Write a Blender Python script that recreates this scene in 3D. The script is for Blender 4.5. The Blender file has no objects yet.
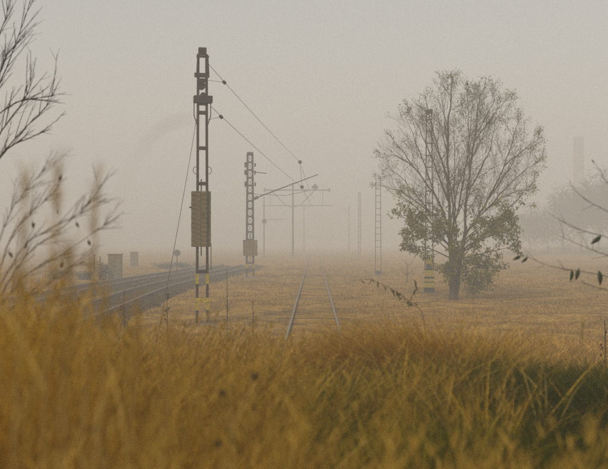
import bpy, math, random
import numpy as np
from mathutils import Vector, Matrix, noise

random.seed(7)
RNG = np.random.default_rng(11)
S = bpy.context.scene
COL = S.collection

# ------------------------------------------------------------------ camera
CAM_Z = 2.75
F_PX = 1013.0                       # focal length in photo pixels (60 mm on 36 mm)
cam_data = bpy.data.cameras.new('camera')
cam = bpy.data.objects.new('camera', cam_data)
COL.objects.link(cam)
cam.location = (0, 0, CAM_Z)
cam.rotation_euler = (math.radians(90) + 5.5 / F_PX, 0, 10.0 / F_PX)
cam_data.sensor_width = 36.0
cam_data.lens = 60.0
cam_data.clip_start = 0.05
cam_data.clip_end = 3000
cam_data.dof.use_dof = True
cam_data.dof.focus_distance = 38.0
cam_data.dof.aperture_fstop = 2.3
S.camera = cam

# ------------------------------------------------------------------ world and sun
world = bpy.data.worlds.new('World')
S.world = world
world.use_nodes = True
wn = world.node_tree
wn.nodes.clear()
w_out = wn.nodes.new('ShaderNodeOutputWorld')
w_bg = wn.nodes.new('ShaderNodeBackground')
w_sky = wn.nodes.new('ShaderNodeTexSky')
w_hsv = wn.nodes.new('ShaderNodeHueSaturation')
w_tint = wn.nodes.new('ShaderNodeMix')
w_tint.data_type = 'RGBA'
w_tint.blend_type = 'MULTIPLY'
SUN_EL, SUN_AZ = math.radians(40), math.radians(205)      # azimuth measured from +Y
w_sky.sky_type = 'NISHITA'
w_sky.sun_disc = False
w_sky.sun_elevation = SUN_EL
w_sky.sun_rotation = SUN_AZ
w_sky.air_density = 1.0
w_sky.dust_density = 2.0
w_sky.ozone_density = 1.0
w_hsv.inputs['Saturation'].default_value = 0.12
w_tint.inputs['Factor'].default_value = 1.0
w_tint.inputs['B'].default_value = (0.93, 0.965, 0.945, 1)
w_bg.inputs['Strength'].default_value = 0.076
wn.links.new(w_sky.outputs[0], w_hsv.inputs['Color'])
wn.links.new(w_hsv.outputs[0], w_tint.inputs['A'])
wn.links.new(w_tint.outputs['Result'], w_bg.inputs['Color'])
wn.links.new(w_bg.outputs[0], w_out.inputs['Surface'])

sun_data = bpy.data.lights.new('sun', 'SUN')
sun_data.energy = 1.5
sun_data.angle = math.radians(14)
sun_data.color = (1.0, 0.95, 0.87)
sun = bpy.data.objects.new('sun', sun_data)
COL.objects.link(sun)
sd = Vector((math.sin(SUN_AZ) * math.cos(SUN_EL), math.cos(SUN_AZ) * math.cos(SUN_EL), math.sin(SUN_EL)))
sun.rotation_euler = sd.to_track_quat('Z', 'Y').to_euler()

S.view_settings.view_transform = 'Standard'
S.view_settings.look = 'None'
S.view_settings.exposure = 0.57
S.view_settings.gamma = 1.0
S.view_settings.use_curve_mapping = False
S.render.engine = 'CYCLES'
S.cycles.use_denoising = False      # the grain stays, as in the photograph
S.cycles.volume_bounces = 4
S.cycles.max_bounces = 8
S.cycles.transparent_max_bounces = 8

FOG_DENSITY = 0.0070
FOG_COLOR = (0.998, 0.993, 0.976)
FOG_G = 0.0

# ------------------------------------------------------------------ helpers
def at(px, py, d):
    """World point seen at photo pixel (px, py), d metres ahead."""
    return Vector(((px - 314.0) / F_PX * d, d, CAM_Z - (py - 240.0) / F_PX * d))

def smooth(a, b, t):
    t = np.clip((np.asarray(t, float) - a) / (b - a), 0, 1)
    return t * t * (3 - 2 * t)

def ground_z(x, y):
    x = np.asarray(x, float); y = np.asarray(y, float)
    bank = 1.30 * (1 - smooth(6.5, 19.0, y + 0.6 * np.sin(x * 0.5 + 0.7)))
    bump = 0.05 * np.sin(x * 0.9 + 1.3) * np.sin(y * 0.7 + 0.4) + 0.04 * np.sin(x * 2.1 + y * 1.3)
    far = smooth(30, 60, y)
    flat = 1 - np.exp(-((x / 1.6) ** 2)) * smooth(16, 22, y)      # level along the siding
    left = 1 - smooth(-6.0, -7.0, x) * (x > -16) * smooth(16, 22, y)
    return bank + bump * (1 - 0.6 * far) * flat * left

def gz(x, y):
    return float(ground_z(x, y))

class MB:
    def __init__(self):
        self.v = []; self.f = []
    def quadbox(self, c, sx, sy, sz, rot=None):
        b = len(self.v)
        c = Vector(c)
        for dz in (-1, 1):
            for dx, dy in ((-1, -1), (1, -1), (1, 1), (-1, 1)):
                p = Vector((dx * sx / 2, dy * sy / 2, dz * sz / 2))
                if rot is not None:
                    p = rot @ p
                self.v.append(tuple(c + p))
        for q in ((3, 2, 1, 0), (4, 5, 6, 7), (0, 1, 5, 4), (1, 2, 6, 5), (2, 3, 7, 6), (3, 0, 4, 7)):
            self.f.append(tuple(b + i for i in q))
        return self
    def tube(self, pts, rad, n=6, cap=True):
        pts = [Vector(p) for p in pts]
        if not hasattr(rad, '__len__'):
            rad = [rad] * len(pts)
        b = len(self.v)
        t0 = (pts[1] - pts[0]).normalized()
        up = Vector((0, 0, 1)) if abs(t0.z) < 0.9 else Vector((1, 0, 0))
        u = t0.cross(up).normalized()
        for i, p in enumerate(pts):
            if i == 0: t = t0
            elif i == len(pts) - 1: t = (pts[i] - pts[i - 1]).normalized()
            else: t = (pts[i + 1] - pts[i - 1]).normalized()
            u = (u - t * u.dot(t))
            u = u.normalized() if u.length > 1e-6 else t.orthogonal().normalized()
            w = t.cross(u)
            for k in range(n):
                a = 2 * math.pi * k / n
                self.v.append(tuple(p + (u * math.cos(a) + w * math.sin(a)) * rad[i]))
        for i in range(len(pts) - 1):
            for k in range(n):
                a0 = b + i * n + k; a1 = b + i * n + (k + 1) % n
                self.f.append((a0, a1, a1 + n, a0 + n))
        if cap:
            self.f.append(tuple(b + k for k in reversed(range(n))))
            e = b + (len(pts) - 1) * n
            self.f.append(tuple(e + k for k in range(n)))
        return self
    def lathe(self, prof, n=12, c=(0, 0, 0)):
        b = len(self.v)
        for r, z in prof:
            for k in range(n):
                a = 2 * math.pi * k / n
                self.v.append((c[0] + r * math.cos(a), c[1] + r * math.sin(a), c[2] + z))
        for i in range(len(prof) - 1):
            for k in range(n):
                a0 = b + i * n + k; a1 = b + i * n + (k + 1) % n
                self.f.append((a0, a1, a1 + n, a0 + n))
        self.f.append(tuple(b + k for k in reversed(range(n))))
        e = b + (len(prof) - 1) * n
        self.f.append(tuple(e + k for k in range(n)))
        return self
    def sweep(self, prof, path, closed=True):
        """prof: list of (u, z) across the path; path: list of (x, y, z)."""
        b = len(self.v); m = len(prof)
        P = [Vector(p) for p in path]
        for i, p in enumerate(P):
            t = (P[min(i + 1, len(P) - 1)] - P[max(i - 1, 0)])
            t.z = 0; t.normalize()
            r = Vector((t.y, -t.x, 0))
            for u, z in prof:
                self.v.append(tuple(p + r * u + Vector((0, 0, z))))
        for i in range(len(P) - 1):
            for k in range(m if closed else m - 1):
                a0 = b + i * m + k; a1 = b + i * m + (k + 1) % m
                self.f.append((a0, a1, a1 + m, a0 + m))
        if closed:
            self.f.append(tuple(b + k for k in range(m)))
            e = b + (len(P) - 1) * m
            self.f.append(tuple(e + k for k in reversed(range(m))))
        return self
    def mesh(self, name):
        me = bpy.data.meshes.new(name)
        me.from_pydata(self.v, [], self.f)
        me.validate()
        return me

def link(name, me, mat, parent=None, loc=(0, 0, 0), smooth_shade=False, bevel=0):
    o = bpy.data.objects.new(name, me)
    COL.objects.link(o)
    if mat is not None and not me.materials:
        me.materials.append(mat)
    if smooth_shade:
        me.polygons.foreach_set('use_smooth', [True] * len(me.polygons))
    o.location = loc
    if parent is not None:
        o.parent = parent
    if bevel:
        m = o.modifiers.new('bevel', 'BEVEL'); m.width = bevel; m.segments = 1
    return o

def part(name, mb, mat, parent, smooth_shade=False, bevel=0, loc=(0, 0, 0)):
    return link(name, mb.mesh(name), mat, parent, loc, smooth_shade, bevel)

def tag(o, label=None, cat=None, group=None, kind=None):
    if label: o['label'] = label
    if cat: o['category'] = cat
    if group: o['group'] = group
    if kind: o['kind'] = kind
    return o

def thing(name, label, cat, loc=(0, 0, 0), rz=0.0, group=None):
    o = bpy.data.objects.new(name, None)
    COL.objects.link(o)
    o.empty_display_size = 0.2
    o.location = loc
    o.rotation_euler = (0, 0, rz)
    return tag(o, label, cat, group)

# ------------------------------------------------------------------ materials
def mat_base(name):
    m = bpy.data.materials.new(name)
    m.use_nodes = True
    nt = m.node_tree
    return m, nt, nt.nodes['Principled BSDF'], nt.nodes['Material Output']

def mat_noise(name, c1, c2, scale=8.0, rough=0.8, metal=0.0, bump=0.0, detail=6.0, c3=None, spec=0.3):
    m, nt, bs, out = mat_base(name)
    tc = nt.nodes.new('ShaderNodeTexCoord')
    nz = nt.nodes.new('ShaderNodeTexNoise')
    nz.inputs['Scale'].default_value = scale
    nz.inputs['Detail'].default_value = detail
    nz.inputs['Roughness'].default_value = 0.65
    nt.links.new(tc.outputs['Object'], nz.inputs['Vector'])
    cr = nt.nodes.new('ShaderNodeValToRGB')
    cr.color_ramp.elements[0].position = 0.32
    cr.color_ramp.elements[0].color = (*c1, 1)
    cr.color_ramp.elements[1].position = 0.68
    cr.color_ramp.elements[1].color = (*c2, 1)
    if c3:
        e = cr.color_ramp.elements.new(0.56); e.color = (*c3, 1)
    nt.links.new(nz.outputs['Fac'], cr.inputs['Fac'])
    nt.links.new(cr.outputs['Color'], bs.inputs['Base Color'])
    bs.inputs['Roughness'].default_value = rough
    bs.inputs['Metallic'].default_value = metal
    bs.inputs['Specular IOR Level'].default_value = spec
    if bump:
        bp = nt.nodes.new('ShaderNodeBump')
        bp.inputs['Strength'].default_value = bump
        bp.inputs['Distance'].default_value = 0.03
        nt.links.new(nz.outputs['Fac'], bp.inputs['Height'])
        nt.links.new(bp.outputs[0], bs.inputs['Normal'])
    return m

def mat_leaf(name, trans=0.4):
    """Blade / leaf colour from the per-piece 'tint' attribute."""
    m = bpy.data.materials.new(name)
    m.use_nodes = True
    nt = m.node_tree
    nt.nodes.clear()
    out = nt.nodes.new('ShaderNodeOutputMaterial')
    a = nt.nodes.new('ShaderNodeAttribute'); a.attribute_name = 'tint'
    d = nt.nodes.new('ShaderNodeBsdfDiffuse')
    t = nt.nodes.new('ShaderNodeBsdfTranslucent')
    mx = nt.nodes.new('ShaderNodeMixShader'); mx.inputs[0].default_value = trans
    nt.links.new(a.outputs['Color'], d.inputs['Color'])
    nt.links.new(a.outputs['Color'], t.inputs['Color'])
    nt.links.new(d.outputs[0], mx.inputs[1])
    nt.links.new(t.outputs[0], mx.inputs[2])
    nt.links.new(mx.outputs[0], out.inputs['Surface'])
    return m

M = {}
M['steel'] = mat_noise('rusted_steel', (0.014, 0.009, 0.005), (0.060, 0.034, 0.016), 11, 0.8, 0.0, 0.2)
M['steel_grey'] = mat_noise('weathered_grey_steel', (0.035, 0.033, 0.030), (0.075, 0.068, 0.058), 12, 0.7, 0.0, 0.2)
M['yellow'] = mat_noise('worn_yellow_paint', (0.20, 0.13, 0.015), (0.52, 0.37, 0.02), 16, 0.7, 0, 0.2, c3=(0.42, 0.30, 0.02))
M['black_paint'] = mat_noise('worn_black_paint', (0.012, 0.012, 0.011), (0.035, 0.03, 0.026), 10, 0.6, 0, 0.1)
M['slab'] = mat_noise('stained_concrete_weight', (0.075, 0.050, 0.016), (0.30, 0.22, 0.085), 7, 0.9, 0, 0.5, c3=(0.17, 0.12, 0.045))
M['concrete'] = mat_noise('foundation_concrete', (0.12, 0.10, 0.08), (0.24, 0.21, 0.17), 6, 0.9, 0, 0.4)
M['rail'] = mat_noise('rail_steel', (0.20, 0.16, 0.12), (0.36, 0.31, 0.25), 4, 0.5, 0.4, 0.05)
M['rail_rust'] = mat_noise('rail_rust', (0.10, 0.060, 0.032), (0.18, 0.11, 0.06), 10, 0.8, 0, 0.1)
M['sleeper'] = mat_noise('tarred_sleeper', (0.040, 0.022, 0.007), (0.085, 0.050, 0.018), 5, 0.9, 0, 0.4)
M['wire'] = mat_noise('dark_wire', (0.03, 0.027, 0.023), (0.05, 0.045, 0.04), 5, 0.7)
M['insulator'] = mat_noise('brown_porcelain', (0.030, 0.018, 0.012), (0.055, 0.033, 0.022), 5, 0.35)
M['bark'] = mat_noise('grey_brown_bark', (0.050, 0.034, 0.018), (0.13, 0.092, 0.050), 9, 0.9, 0, 0.6)
M['twig'] = mat_noise('dark_twig', (0.022, 0.014, 0.007), (0.060, 0.038, 0.020), 10, 0.9)
M['cabinet'] = mat_noise('cabinet_paint', (0.09, 0.062, 0.022), (0.22, 0.155, 0.06), 4, 0.8, 0, 0.1)
M['brick'] = mat_noise('chimney_brick', (0.14, 0.085, 0.06), (0.24, 0.155, 0.11), 1.2, 0.9)
M['sign'] = mat_noise('grey_sign_back', (0.14, 0.13, 0.12), (0.22, 0.21, 0.19), 5, 0.6)
M['leaf'] = mat_leaf('foliage', 0.35)
M['blade'] = mat_leaf('grass_blade', 0.35)
M['stone'] = mat_leaf('stone', 0.0)

# ground: dry turf with bare soil and weeds
def ground_material():
    m, nt, bs, out = mat_base('dry_turf')
    tc = nt.nodes.new('ShaderNodeTexCoord')
    def nz(scale, detail=8):
        n = nt.nodes.new('ShaderNodeTexNoise')
        n.inputs['Scale'].default_value = scale; n.inputs['Detail'].default_value = detail
        n.inputs['Roughness'].default_value = 0.7
        nt.links.new(tc.outputs['Object'], n.inputs['Vector'])
        return n
    big, mid, fine = nz(0.10), nz(0.9), nz(9.0, 4)
    cr = nt.nodes.new('ShaderNodeValToRGB')
    for p, c in ((0.30, (0.13, 0.070, 0.017)), (0.44, (0.36, 0.200, 0.038)), (0.58, (0.60, 0.35, 0.072)), (0.72, (0.28, 0.165, 0.038))):
        e = cr.color_ramp.elements.new(p); e.color = (*c, 1)
    cr.color_ramp.elements.remove(cr.color_ramp.elements[0])
    cr.color_ramp.elements.remove(cr.color_ramp.elements[-1])
    nt.links.new(mid.outputs['Fac'], cr.inputs['Fac'])
    cr2 = nt.nodes.new('ShaderNodeValToRGB')
    cr2.color_ramp.elements[0].position = 0.35; cr2.color_ramp.elements[0].color = (0.40, 0.38, 0.35, 1)
    cr2.color_ramp.elements[1].position = 0.65; cr2.color_ramp.elements[1].color = (1.25, 1.2, 1.15, 1)
    nt.links.new(fine.outputs['Fac'], cr2.inputs['Fac'])
    mul = nt.nodes.new('ShaderNodeMix'); mul.data_type = 'RGBA'; mul.blend_type = 'MULTIPLY'
    mul.inputs['Factor'].default_value = 1
    nt.links.new(cr.outputs[0], mul.inputs['A']); nt.links.new(cr2.outputs[0], mul.inputs['B'])
    mix = nt.nodes.new('ShaderNodeMix'); mix.data_type = 'RGBA'
    cr3 = nt.nodes.new('ShaderNodeValToRGB')
    cr3.color_ramp.elements[0].position = 0.50; cr3.color_ramp.elements[0].color = (0, 0, 0, 1)
    cr3.color_ramp.elements[1].position = 0.66; cr3.color_ramp.elements[1].color = (0.7, 0.7, 0.7, 1)
    nt.links.new(big.outputs['Fac'], cr3.inputs['Fac'])
    nt.links.new(cr3.outputs[0], mix.inputs['Factor'])
    nt.links.new(mul.outputs['Result'], mix.inputs['A'])
    mix.inputs['B'].default_value = (0.15, 0.105, 0.045, 1)
    # bank ground painted dark as shade between grass clumps, dry turf on the flat
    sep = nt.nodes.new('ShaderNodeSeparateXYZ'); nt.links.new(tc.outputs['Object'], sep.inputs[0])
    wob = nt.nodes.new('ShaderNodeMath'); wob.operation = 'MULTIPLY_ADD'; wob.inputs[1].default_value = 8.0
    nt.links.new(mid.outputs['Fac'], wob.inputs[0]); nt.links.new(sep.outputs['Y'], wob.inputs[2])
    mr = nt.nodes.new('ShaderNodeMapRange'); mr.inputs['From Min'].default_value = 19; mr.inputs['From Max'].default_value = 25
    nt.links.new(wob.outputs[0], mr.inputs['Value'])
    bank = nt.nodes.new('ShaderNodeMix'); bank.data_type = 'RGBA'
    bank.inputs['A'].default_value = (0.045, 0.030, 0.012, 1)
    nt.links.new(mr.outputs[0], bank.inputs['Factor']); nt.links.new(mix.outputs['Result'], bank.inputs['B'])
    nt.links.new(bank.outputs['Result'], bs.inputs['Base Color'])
    bs.inputs['Roughness'].default_value = 1.0
    bs.inputs['Specular IOR Level'].default_value = 0.05
    bp = nt.nodes.new('ShaderNodeBump'); bp.inputs['Strength'].default_value = 0.8; bp.inputs['Distance'].default_value = 0.08
    nt.links.new(fine.outputs['Fac'], bp.inputs['Height']); nt.links.new(bp.outputs[0], bs.inputs['Normal'])
    return m

def ballast_material():
    m, nt, bs, out = mat_base('dark_ballast')
    tc = nt.nodes.new('ShaderNodeTexCoord')
    vo = nt.nodes.new('ShaderNodeTexVoronoi'); vo.inputs['Scale'].default_value = 14
    nt.links.new(tc.outputs['Object'], vo.inputs['Vector'])
    n = nt.nodes.new('ShaderNodeTexNoise'); n.inputs['Scale'].default_value = 0.8; n.inputs['Detail'].default_value = 6
    nt.links.new(tc.outputs['Object'], n.inputs['Vector'])
    cr = nt.nodes.new('ShaderNodeValToRGB')
    cr.color_ramp.elements[0].position = 0.35; cr.color_ramp.elements[0].color = (0.050, 0.026, 0.005, 1)
    cr.color_ramp.elements[1].position = 0.70; cr.color_ramp.elements[1].color = (0.120, 0.066, 0.014, 1)
    nt.links.new(n.outputs['Fac'], cr.inputs['Fac'])
    mx = nt.nodes.new('ShaderNodeMix'); mx.data_type = 'RGBA'; mx.blend_type = 'OVERLAY'; mx.inputs['Factor'].default_value = 0.5
    vg = nt.nodes.new('ShaderNodeRGBToBW'); nt.links.new(vo.outputs['Color'], vg.inputs[0])
    nt.links.new(cr.outputs[0], mx.inputs['A']); nt.links.new(vg.outputs[0], mx.inputs['B'])
    bw = nt.nodes.new('ShaderNodeHueSaturation'); bw.inputs['Saturation'].default_value = 0.9
    nt.links.new(mx.outputs['Result'], bw.inputs['Color'])
    nt.links.new(bw.outputs[0], bs.inputs['Base Color'])
    bs.inputs['Roughness'].default_value = 0.95
    bs.inputs['Specular IOR Level'].default_value = 0.1
    bp = nt.nodes.new('ShaderNodeBump'); bp.inputs['Strength'].default_value = 0.9; bp.inputs['Distance'].default_value = 0.04
    nt.links.new(vo.outputs['Distance'], bp.inputs['Height']); nt.links.new(bp.outputs[0], bs.inputs['Normal'])
    return m
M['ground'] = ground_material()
M['ballast'] = ballast_material()

# ------------------------------------------------------------------ ground
def make_ground():
    xs = np.concatenate([np.linspace(-420, -60, 25)[:-1], np.linspace(-60, -16, 30)[:-1], np.linspace(-16, 16, 129)[:-1],
                         np.linspace(16, 60, 30)[:-1], np.linspace(60, 420, 25)])
    ys = np.concatenate([np.linspace(-40, 0, 20)[:-1], np.linspace(0, 40, 161)[:-1], np.linspace(40, 110, 90)[:-1], np.linspace(110, 460, 40)])
    X, Y = np.meshgrid(xs, ys)
    Z = ground_z(X, Y)
    v = np.stack([X, Y, Z], -1).reshape(-1, 3)
    nx = len(xs); ny = len(ys)
    i = np.arange(nx - 1)[None, :] + nx * np.arange(ny - 1)[:, None]
    f = np.stack([i, i + 1, i + 1 + nx, i + nx], -1).reshape(-1, 4)
    me = bpy.data.meshes.new('ground')
    me.from_pydata(v.tolist(), [], f.tolist())
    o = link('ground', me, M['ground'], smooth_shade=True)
    tag(o, kind='structure')
make_ground()

# ------------------------------------------------------------------ tracks
def catmull(pts, step=1.0):
    P = [Vector((p[0], p[1], 0)) for p in pts]
    P = [P[0] * 2 - P[1]] + P + [P[-1] * 2 - P[-2]]
    out = []
    for i in range(1, len(P) - 2):
        n = max(2, int((P[i + 1] - P[i]).length / step))
        for k in range(n):
            t = k / n
            a, b, c, d = P[i - 1], P[i], P[i + 1], P[i + 2]
            out.append(0.5 * ((2 * b) + (c - a) * t + (2 * a - 5 * b + 4 * c - d) * t * t + (3 * b - a - 3 * c + d) * t ** 3))
    out.append(P[-2])
    return out

RAIL_HEAD = [(-0.032, 0.105), (-0.032, 0.140), (-0.024, 0.15), (0.024, 0.15), (0.032, 0.140), (0.032, 0.105)]
RAIL_BODY = [(-0.075, 0.0), (-0.075, 0.012), (-0.012, 0.03), (-0.012, 0.108), (0.012, 0.108), (0.012, 0.03), (0.075, 0.012), (0.075, 0.0)]

def offset_path(path, off, z):
    out = []
    for i, p in enumerate(path):
        t = path[min(i + 1, len(path) - 1)] - path[max(i - 1, 0)]
        t.normalize()
        out.append((p.x + t.y * off, p.y - t.x * off, z))
    return out

def make_track(label, pts, rail_z, sleepers, step=1.0, sink=0.082, first=0.0):
    path = catmull(pts, step)
    t = thing('railway_track', label, 'railway track', (path[0].x, path[0].y, 0), group='railway tracks')
    rel = [p - path[0] for p in path]
    for s in (-1, 1):
        op = offset_path(rel, s * 0.755, rail_z)
        r = part('rail', MB().sweep(RAIL_BODY, op), M['rail_rust'], t)
        part('rail_head', MB().sweep(RAIL_HEAD, op), M['rail'], r)
    if sleepers:
        sm = MB().quadbox((0, 0, 0), 2.5, 0.24, 0.16).mesh('sleeper')
        acc = 0.0; nxt = first
        for i in range(len(rel) - 1):
            seg = (rel[i + 1] - rel[i]); L = seg.length
            while nxt < acc + L:
                p = rel[i] + seg * ((nxt - acc) / L)
                o = link('sleeper', sm, M['sleeper'], t, (p.x, p.y, rail_z - sink + (random.uniform(-0.02, 0.018) if first else random.uniform(-0.004, 0.002))))
                o.rotation_euler = (0, 0, math.atan2(seg.y, seg.x) - math.pi / 2 + random.uniform(-0.02, 0.02))
                nxt += 0.62
                if nxt > sleepers: break
            acc += L
            if nxt > sleepers: break
    return t, path

SIDING = [(0, 12), (0, 30), (0, 60), (0, 100), (0, 150), (0, 220)]
NEAR_L = [(-7.7, 20), (-8.1, 38), (-8.5, 50), (-8.4, 60), (-7.7, 75), (-6.9, 90), (-6.6, 104)]
FAR_L = [(-11.9, 20), (-12.2, 38), (-12.3, 50), (-11.9, 62), (-11.0, 76), (-10.3, 90), (-10.0, 104)]

make_track('straight overgrown siding with two bare rails running through dry grass towards the fog', SIDING, -0.03, 78, 1.0, 0.062, 8.0)
make_track('nearer curved track on dark gravel, passing behind the mast with yellow bands', NEAR_L, 0.15, 110, 1.0, 0.098)
make_track('farther curved track on dark gravel, along the upper edge of the gravel bed', FAR_L, 0.15, 120, 1.0, 0.098)

def make_bed():
    a = catmull(NEAR_L, 1.5); b = catmull(FAR_L, 1.5)
    n = 90
    def samp(path):
        Ls = [0]
        for i in range(1, len(path)): Ls.append(Ls[-1] + (path[i] - path[i - 1]).length)
        ts = np.linspace(0, Ls[-1], n)
        return np.stack([np.interp(ts, Ls, [p.x for p in path]), np.interp(ts, Ls, [p.y for p in path])], -1)
    for nm, path in (('track_bed', NEAR_L), ('track_bed', FAR_L)):
        P = samp(catmull(path, 1.5))
        rel = [(p[0], p[1], 0) for p in P]
        mb = MB().sweep([(-2.2, -0.2), (-1.4, 0.105), (-0.7, 0.125), (0.7, 0.125), (1.4, 0.105), (2.2, -0.2)], rel, closed=False)
        o = link(nm, mb.mesh(nm), M['ballast'])
        tag(o, kind='structure')
make_bed()

def ballast_stones():
    oct_v = np.array([[1, 0, 0], [-1, 0, 0], [0, 1, 0], [0, -1, 0], [0, 0, 1], [0, 0, -1]], float)
    oct_f = np.array([[0, 2, 4], [2, 1, 4], [1, 3, 4], [3, 0, 4], [2, 0, 5], [1, 2, 5], [3, 1, 5], [0, 3, 5]])
    V = []; F = []; n0 = 0
    for path in (NEAR_L, FAR_L):
        P = np.array([[p.x, p.y] for p in catmull(path, 2)])
        N = 15000
        y = RNG.uniform(24, 78, N); x = np.interp(y, P[:, 1], P[:, 0])
        off = RNG.normal(0, 1.05, N); off = np.clip(off, -2.5, 2.5)
        z = np.where(np.abs(off) < 1.4, 0.115, 0.115 - (np.abs(off) - 1.4) * 0.35)
        r = RNG.uniform(0.025, 0.06, N) * np.where(RNG.uniform(0, 1, N) < .06, 1.7, 1)
        v = oct_v[None] * r[:, None, None] * RNG.uniform(0.6, 1.3, (N, 6, 1))
        a = RNG.uniform(0, 6.28, N); c, s_ = np.cos(a)[:, None], np.sin(a)[:, None]
        vx = v[..., 0] * c - v[..., 1] * s_; vy = v[..., 0] * s_ + v[..., 1] * c
        v = np.stack([vx + (x + off)[:, None], vy + y[:, None], v[..., 2] * .8 + z[:, None]], -1)
        V.append(v.reshape(-1, 3)); F.append((oct_f[None] + (np.arange(N) * 6)[:, None, None]).reshape(-1, 3) + n0); n0 += N * 6
    V = np.concatenate(V); F = np.concatenate(F)
    tint = np.repeat(np.array([[0.085, 0.050, 0.013]]) * RNG.uniform(0.3, 1.9, (len(V) // 6, 1)), 6, 0)
    me = bpy.data.meshes.new('ballast_stones')
    me.vertices.add(len(V)); me.vertices.foreach_set('co', V.astype(np.float32).ravel())
    me.loops.add(len(F) * 3); me.loops.foreach_set('vertex_index', F.astype(np.int32).ravel())
    me.polygons.add(len(F)); me.polygons.foreach_set('loop_start', (np.arange(len(F)) * 3).astype(np.int32))
    me.update(calc_edges=True)
    at_ = me.attributes.new('tint', 'FLOAT_COLOR', 'POINT')
    c4 = np.ones((len(V), 4), np.float32); c4[:, :3] = tint; at_.data.foreach_set('color', c4.ravel())
    o = link('ballast_stones', me, M['stone']); tag(o, kind='stuff')
ballast_stones()

# ------------------------------------------------------------------ masts
def channel_leg(x0, x1, z0, z1, w=0.085, dpt=0.11, y=0.0, flip=1):
    """U-section leg from (x0, z0) to (x1, z1)."""
    prof = [(-w / 2, -dpt / 2), (w / 2, -dpt / 2), (w / 2, -dpt / 2 + 0.014), (-w / 2 + 0.014, -dpt / 2 + 0.014),
            (-w / 2 + 0.014, dpt / 2 - 0.014), (w / 2, dpt / 2 - 0.014), (w / 2, dpt / 2), (-w / 2, dpt / 2)]
    mb = MB(); m = len(prof)
    for x, z in ((x0, z0), (x1, z1)):
        for u, v in prof:
            mb.v.append((x + u * flip, y + v, z))
    for k in range(m):
        mb.f.append((k, (k + 1) % m, (k + 1) % m + m, k + m))
    mb.f.append(tuple(reversed(range(m)))); mb.f.append(tuple(range(m, 2 * m)))
    return mb

def lattice_mast(label, base, h, wb, wt, battens, mat, rz=0.0, leg_w=0.085, dpt=0.11, batten_h=0.09, zig=False):
    t = thing('catenary_mast', label, 'catenary mast', base, rz, 'overhead line masts')
    legs = []
    for s in (-1, 1):
        legs.append(part('leg', channel_leg(s * wb / 2, s * wt / 2, -0.3, h, leg_w, dpt, 0, -s), mat, t))
    def hw(z): return (wb + (wt - wb) * z / h) / 2
    bm = {}
    for z in battens:
        w = 2 * hw(z) + leg_w * 0.9
        for sy in (-1, 1):
            part('batten', MB().quadbox((0, sy * (dpt / 2 + 0.008), z), w, 0.014, batten_h), mat, t)
    if zig:
        for a, b in zip(battens[:-1], battens[1:]):
            for sy, k in ((-1, 1), (1, -1)):
                p = Vector((-hw(a) * k, sy * (dpt / 2 + 0.02), a)); q = Vector((hw(b) * k, sy * (dpt / 2 + 0.02), b))
                part('brace', MB().tube([p, q], 0.014, 4), mat, t)
    return t, hw

def insulator_mesh(L=0.35, r=0.065):
    prof = [(0.02, -L / 2)]
    n = 4
    for i in range(n):
        z = -L / 2 + L * (i + 0.2) / n
        prof += [(r * 0.45, z), (r, z + L / n * 0.25), (r * 0.8, z + L / n * 0.5), (r * 0.45, z + L / n * 0.6)]
    prof += [(0.02, L / 2)]
    return MB().lathe(prof, 10)

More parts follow.
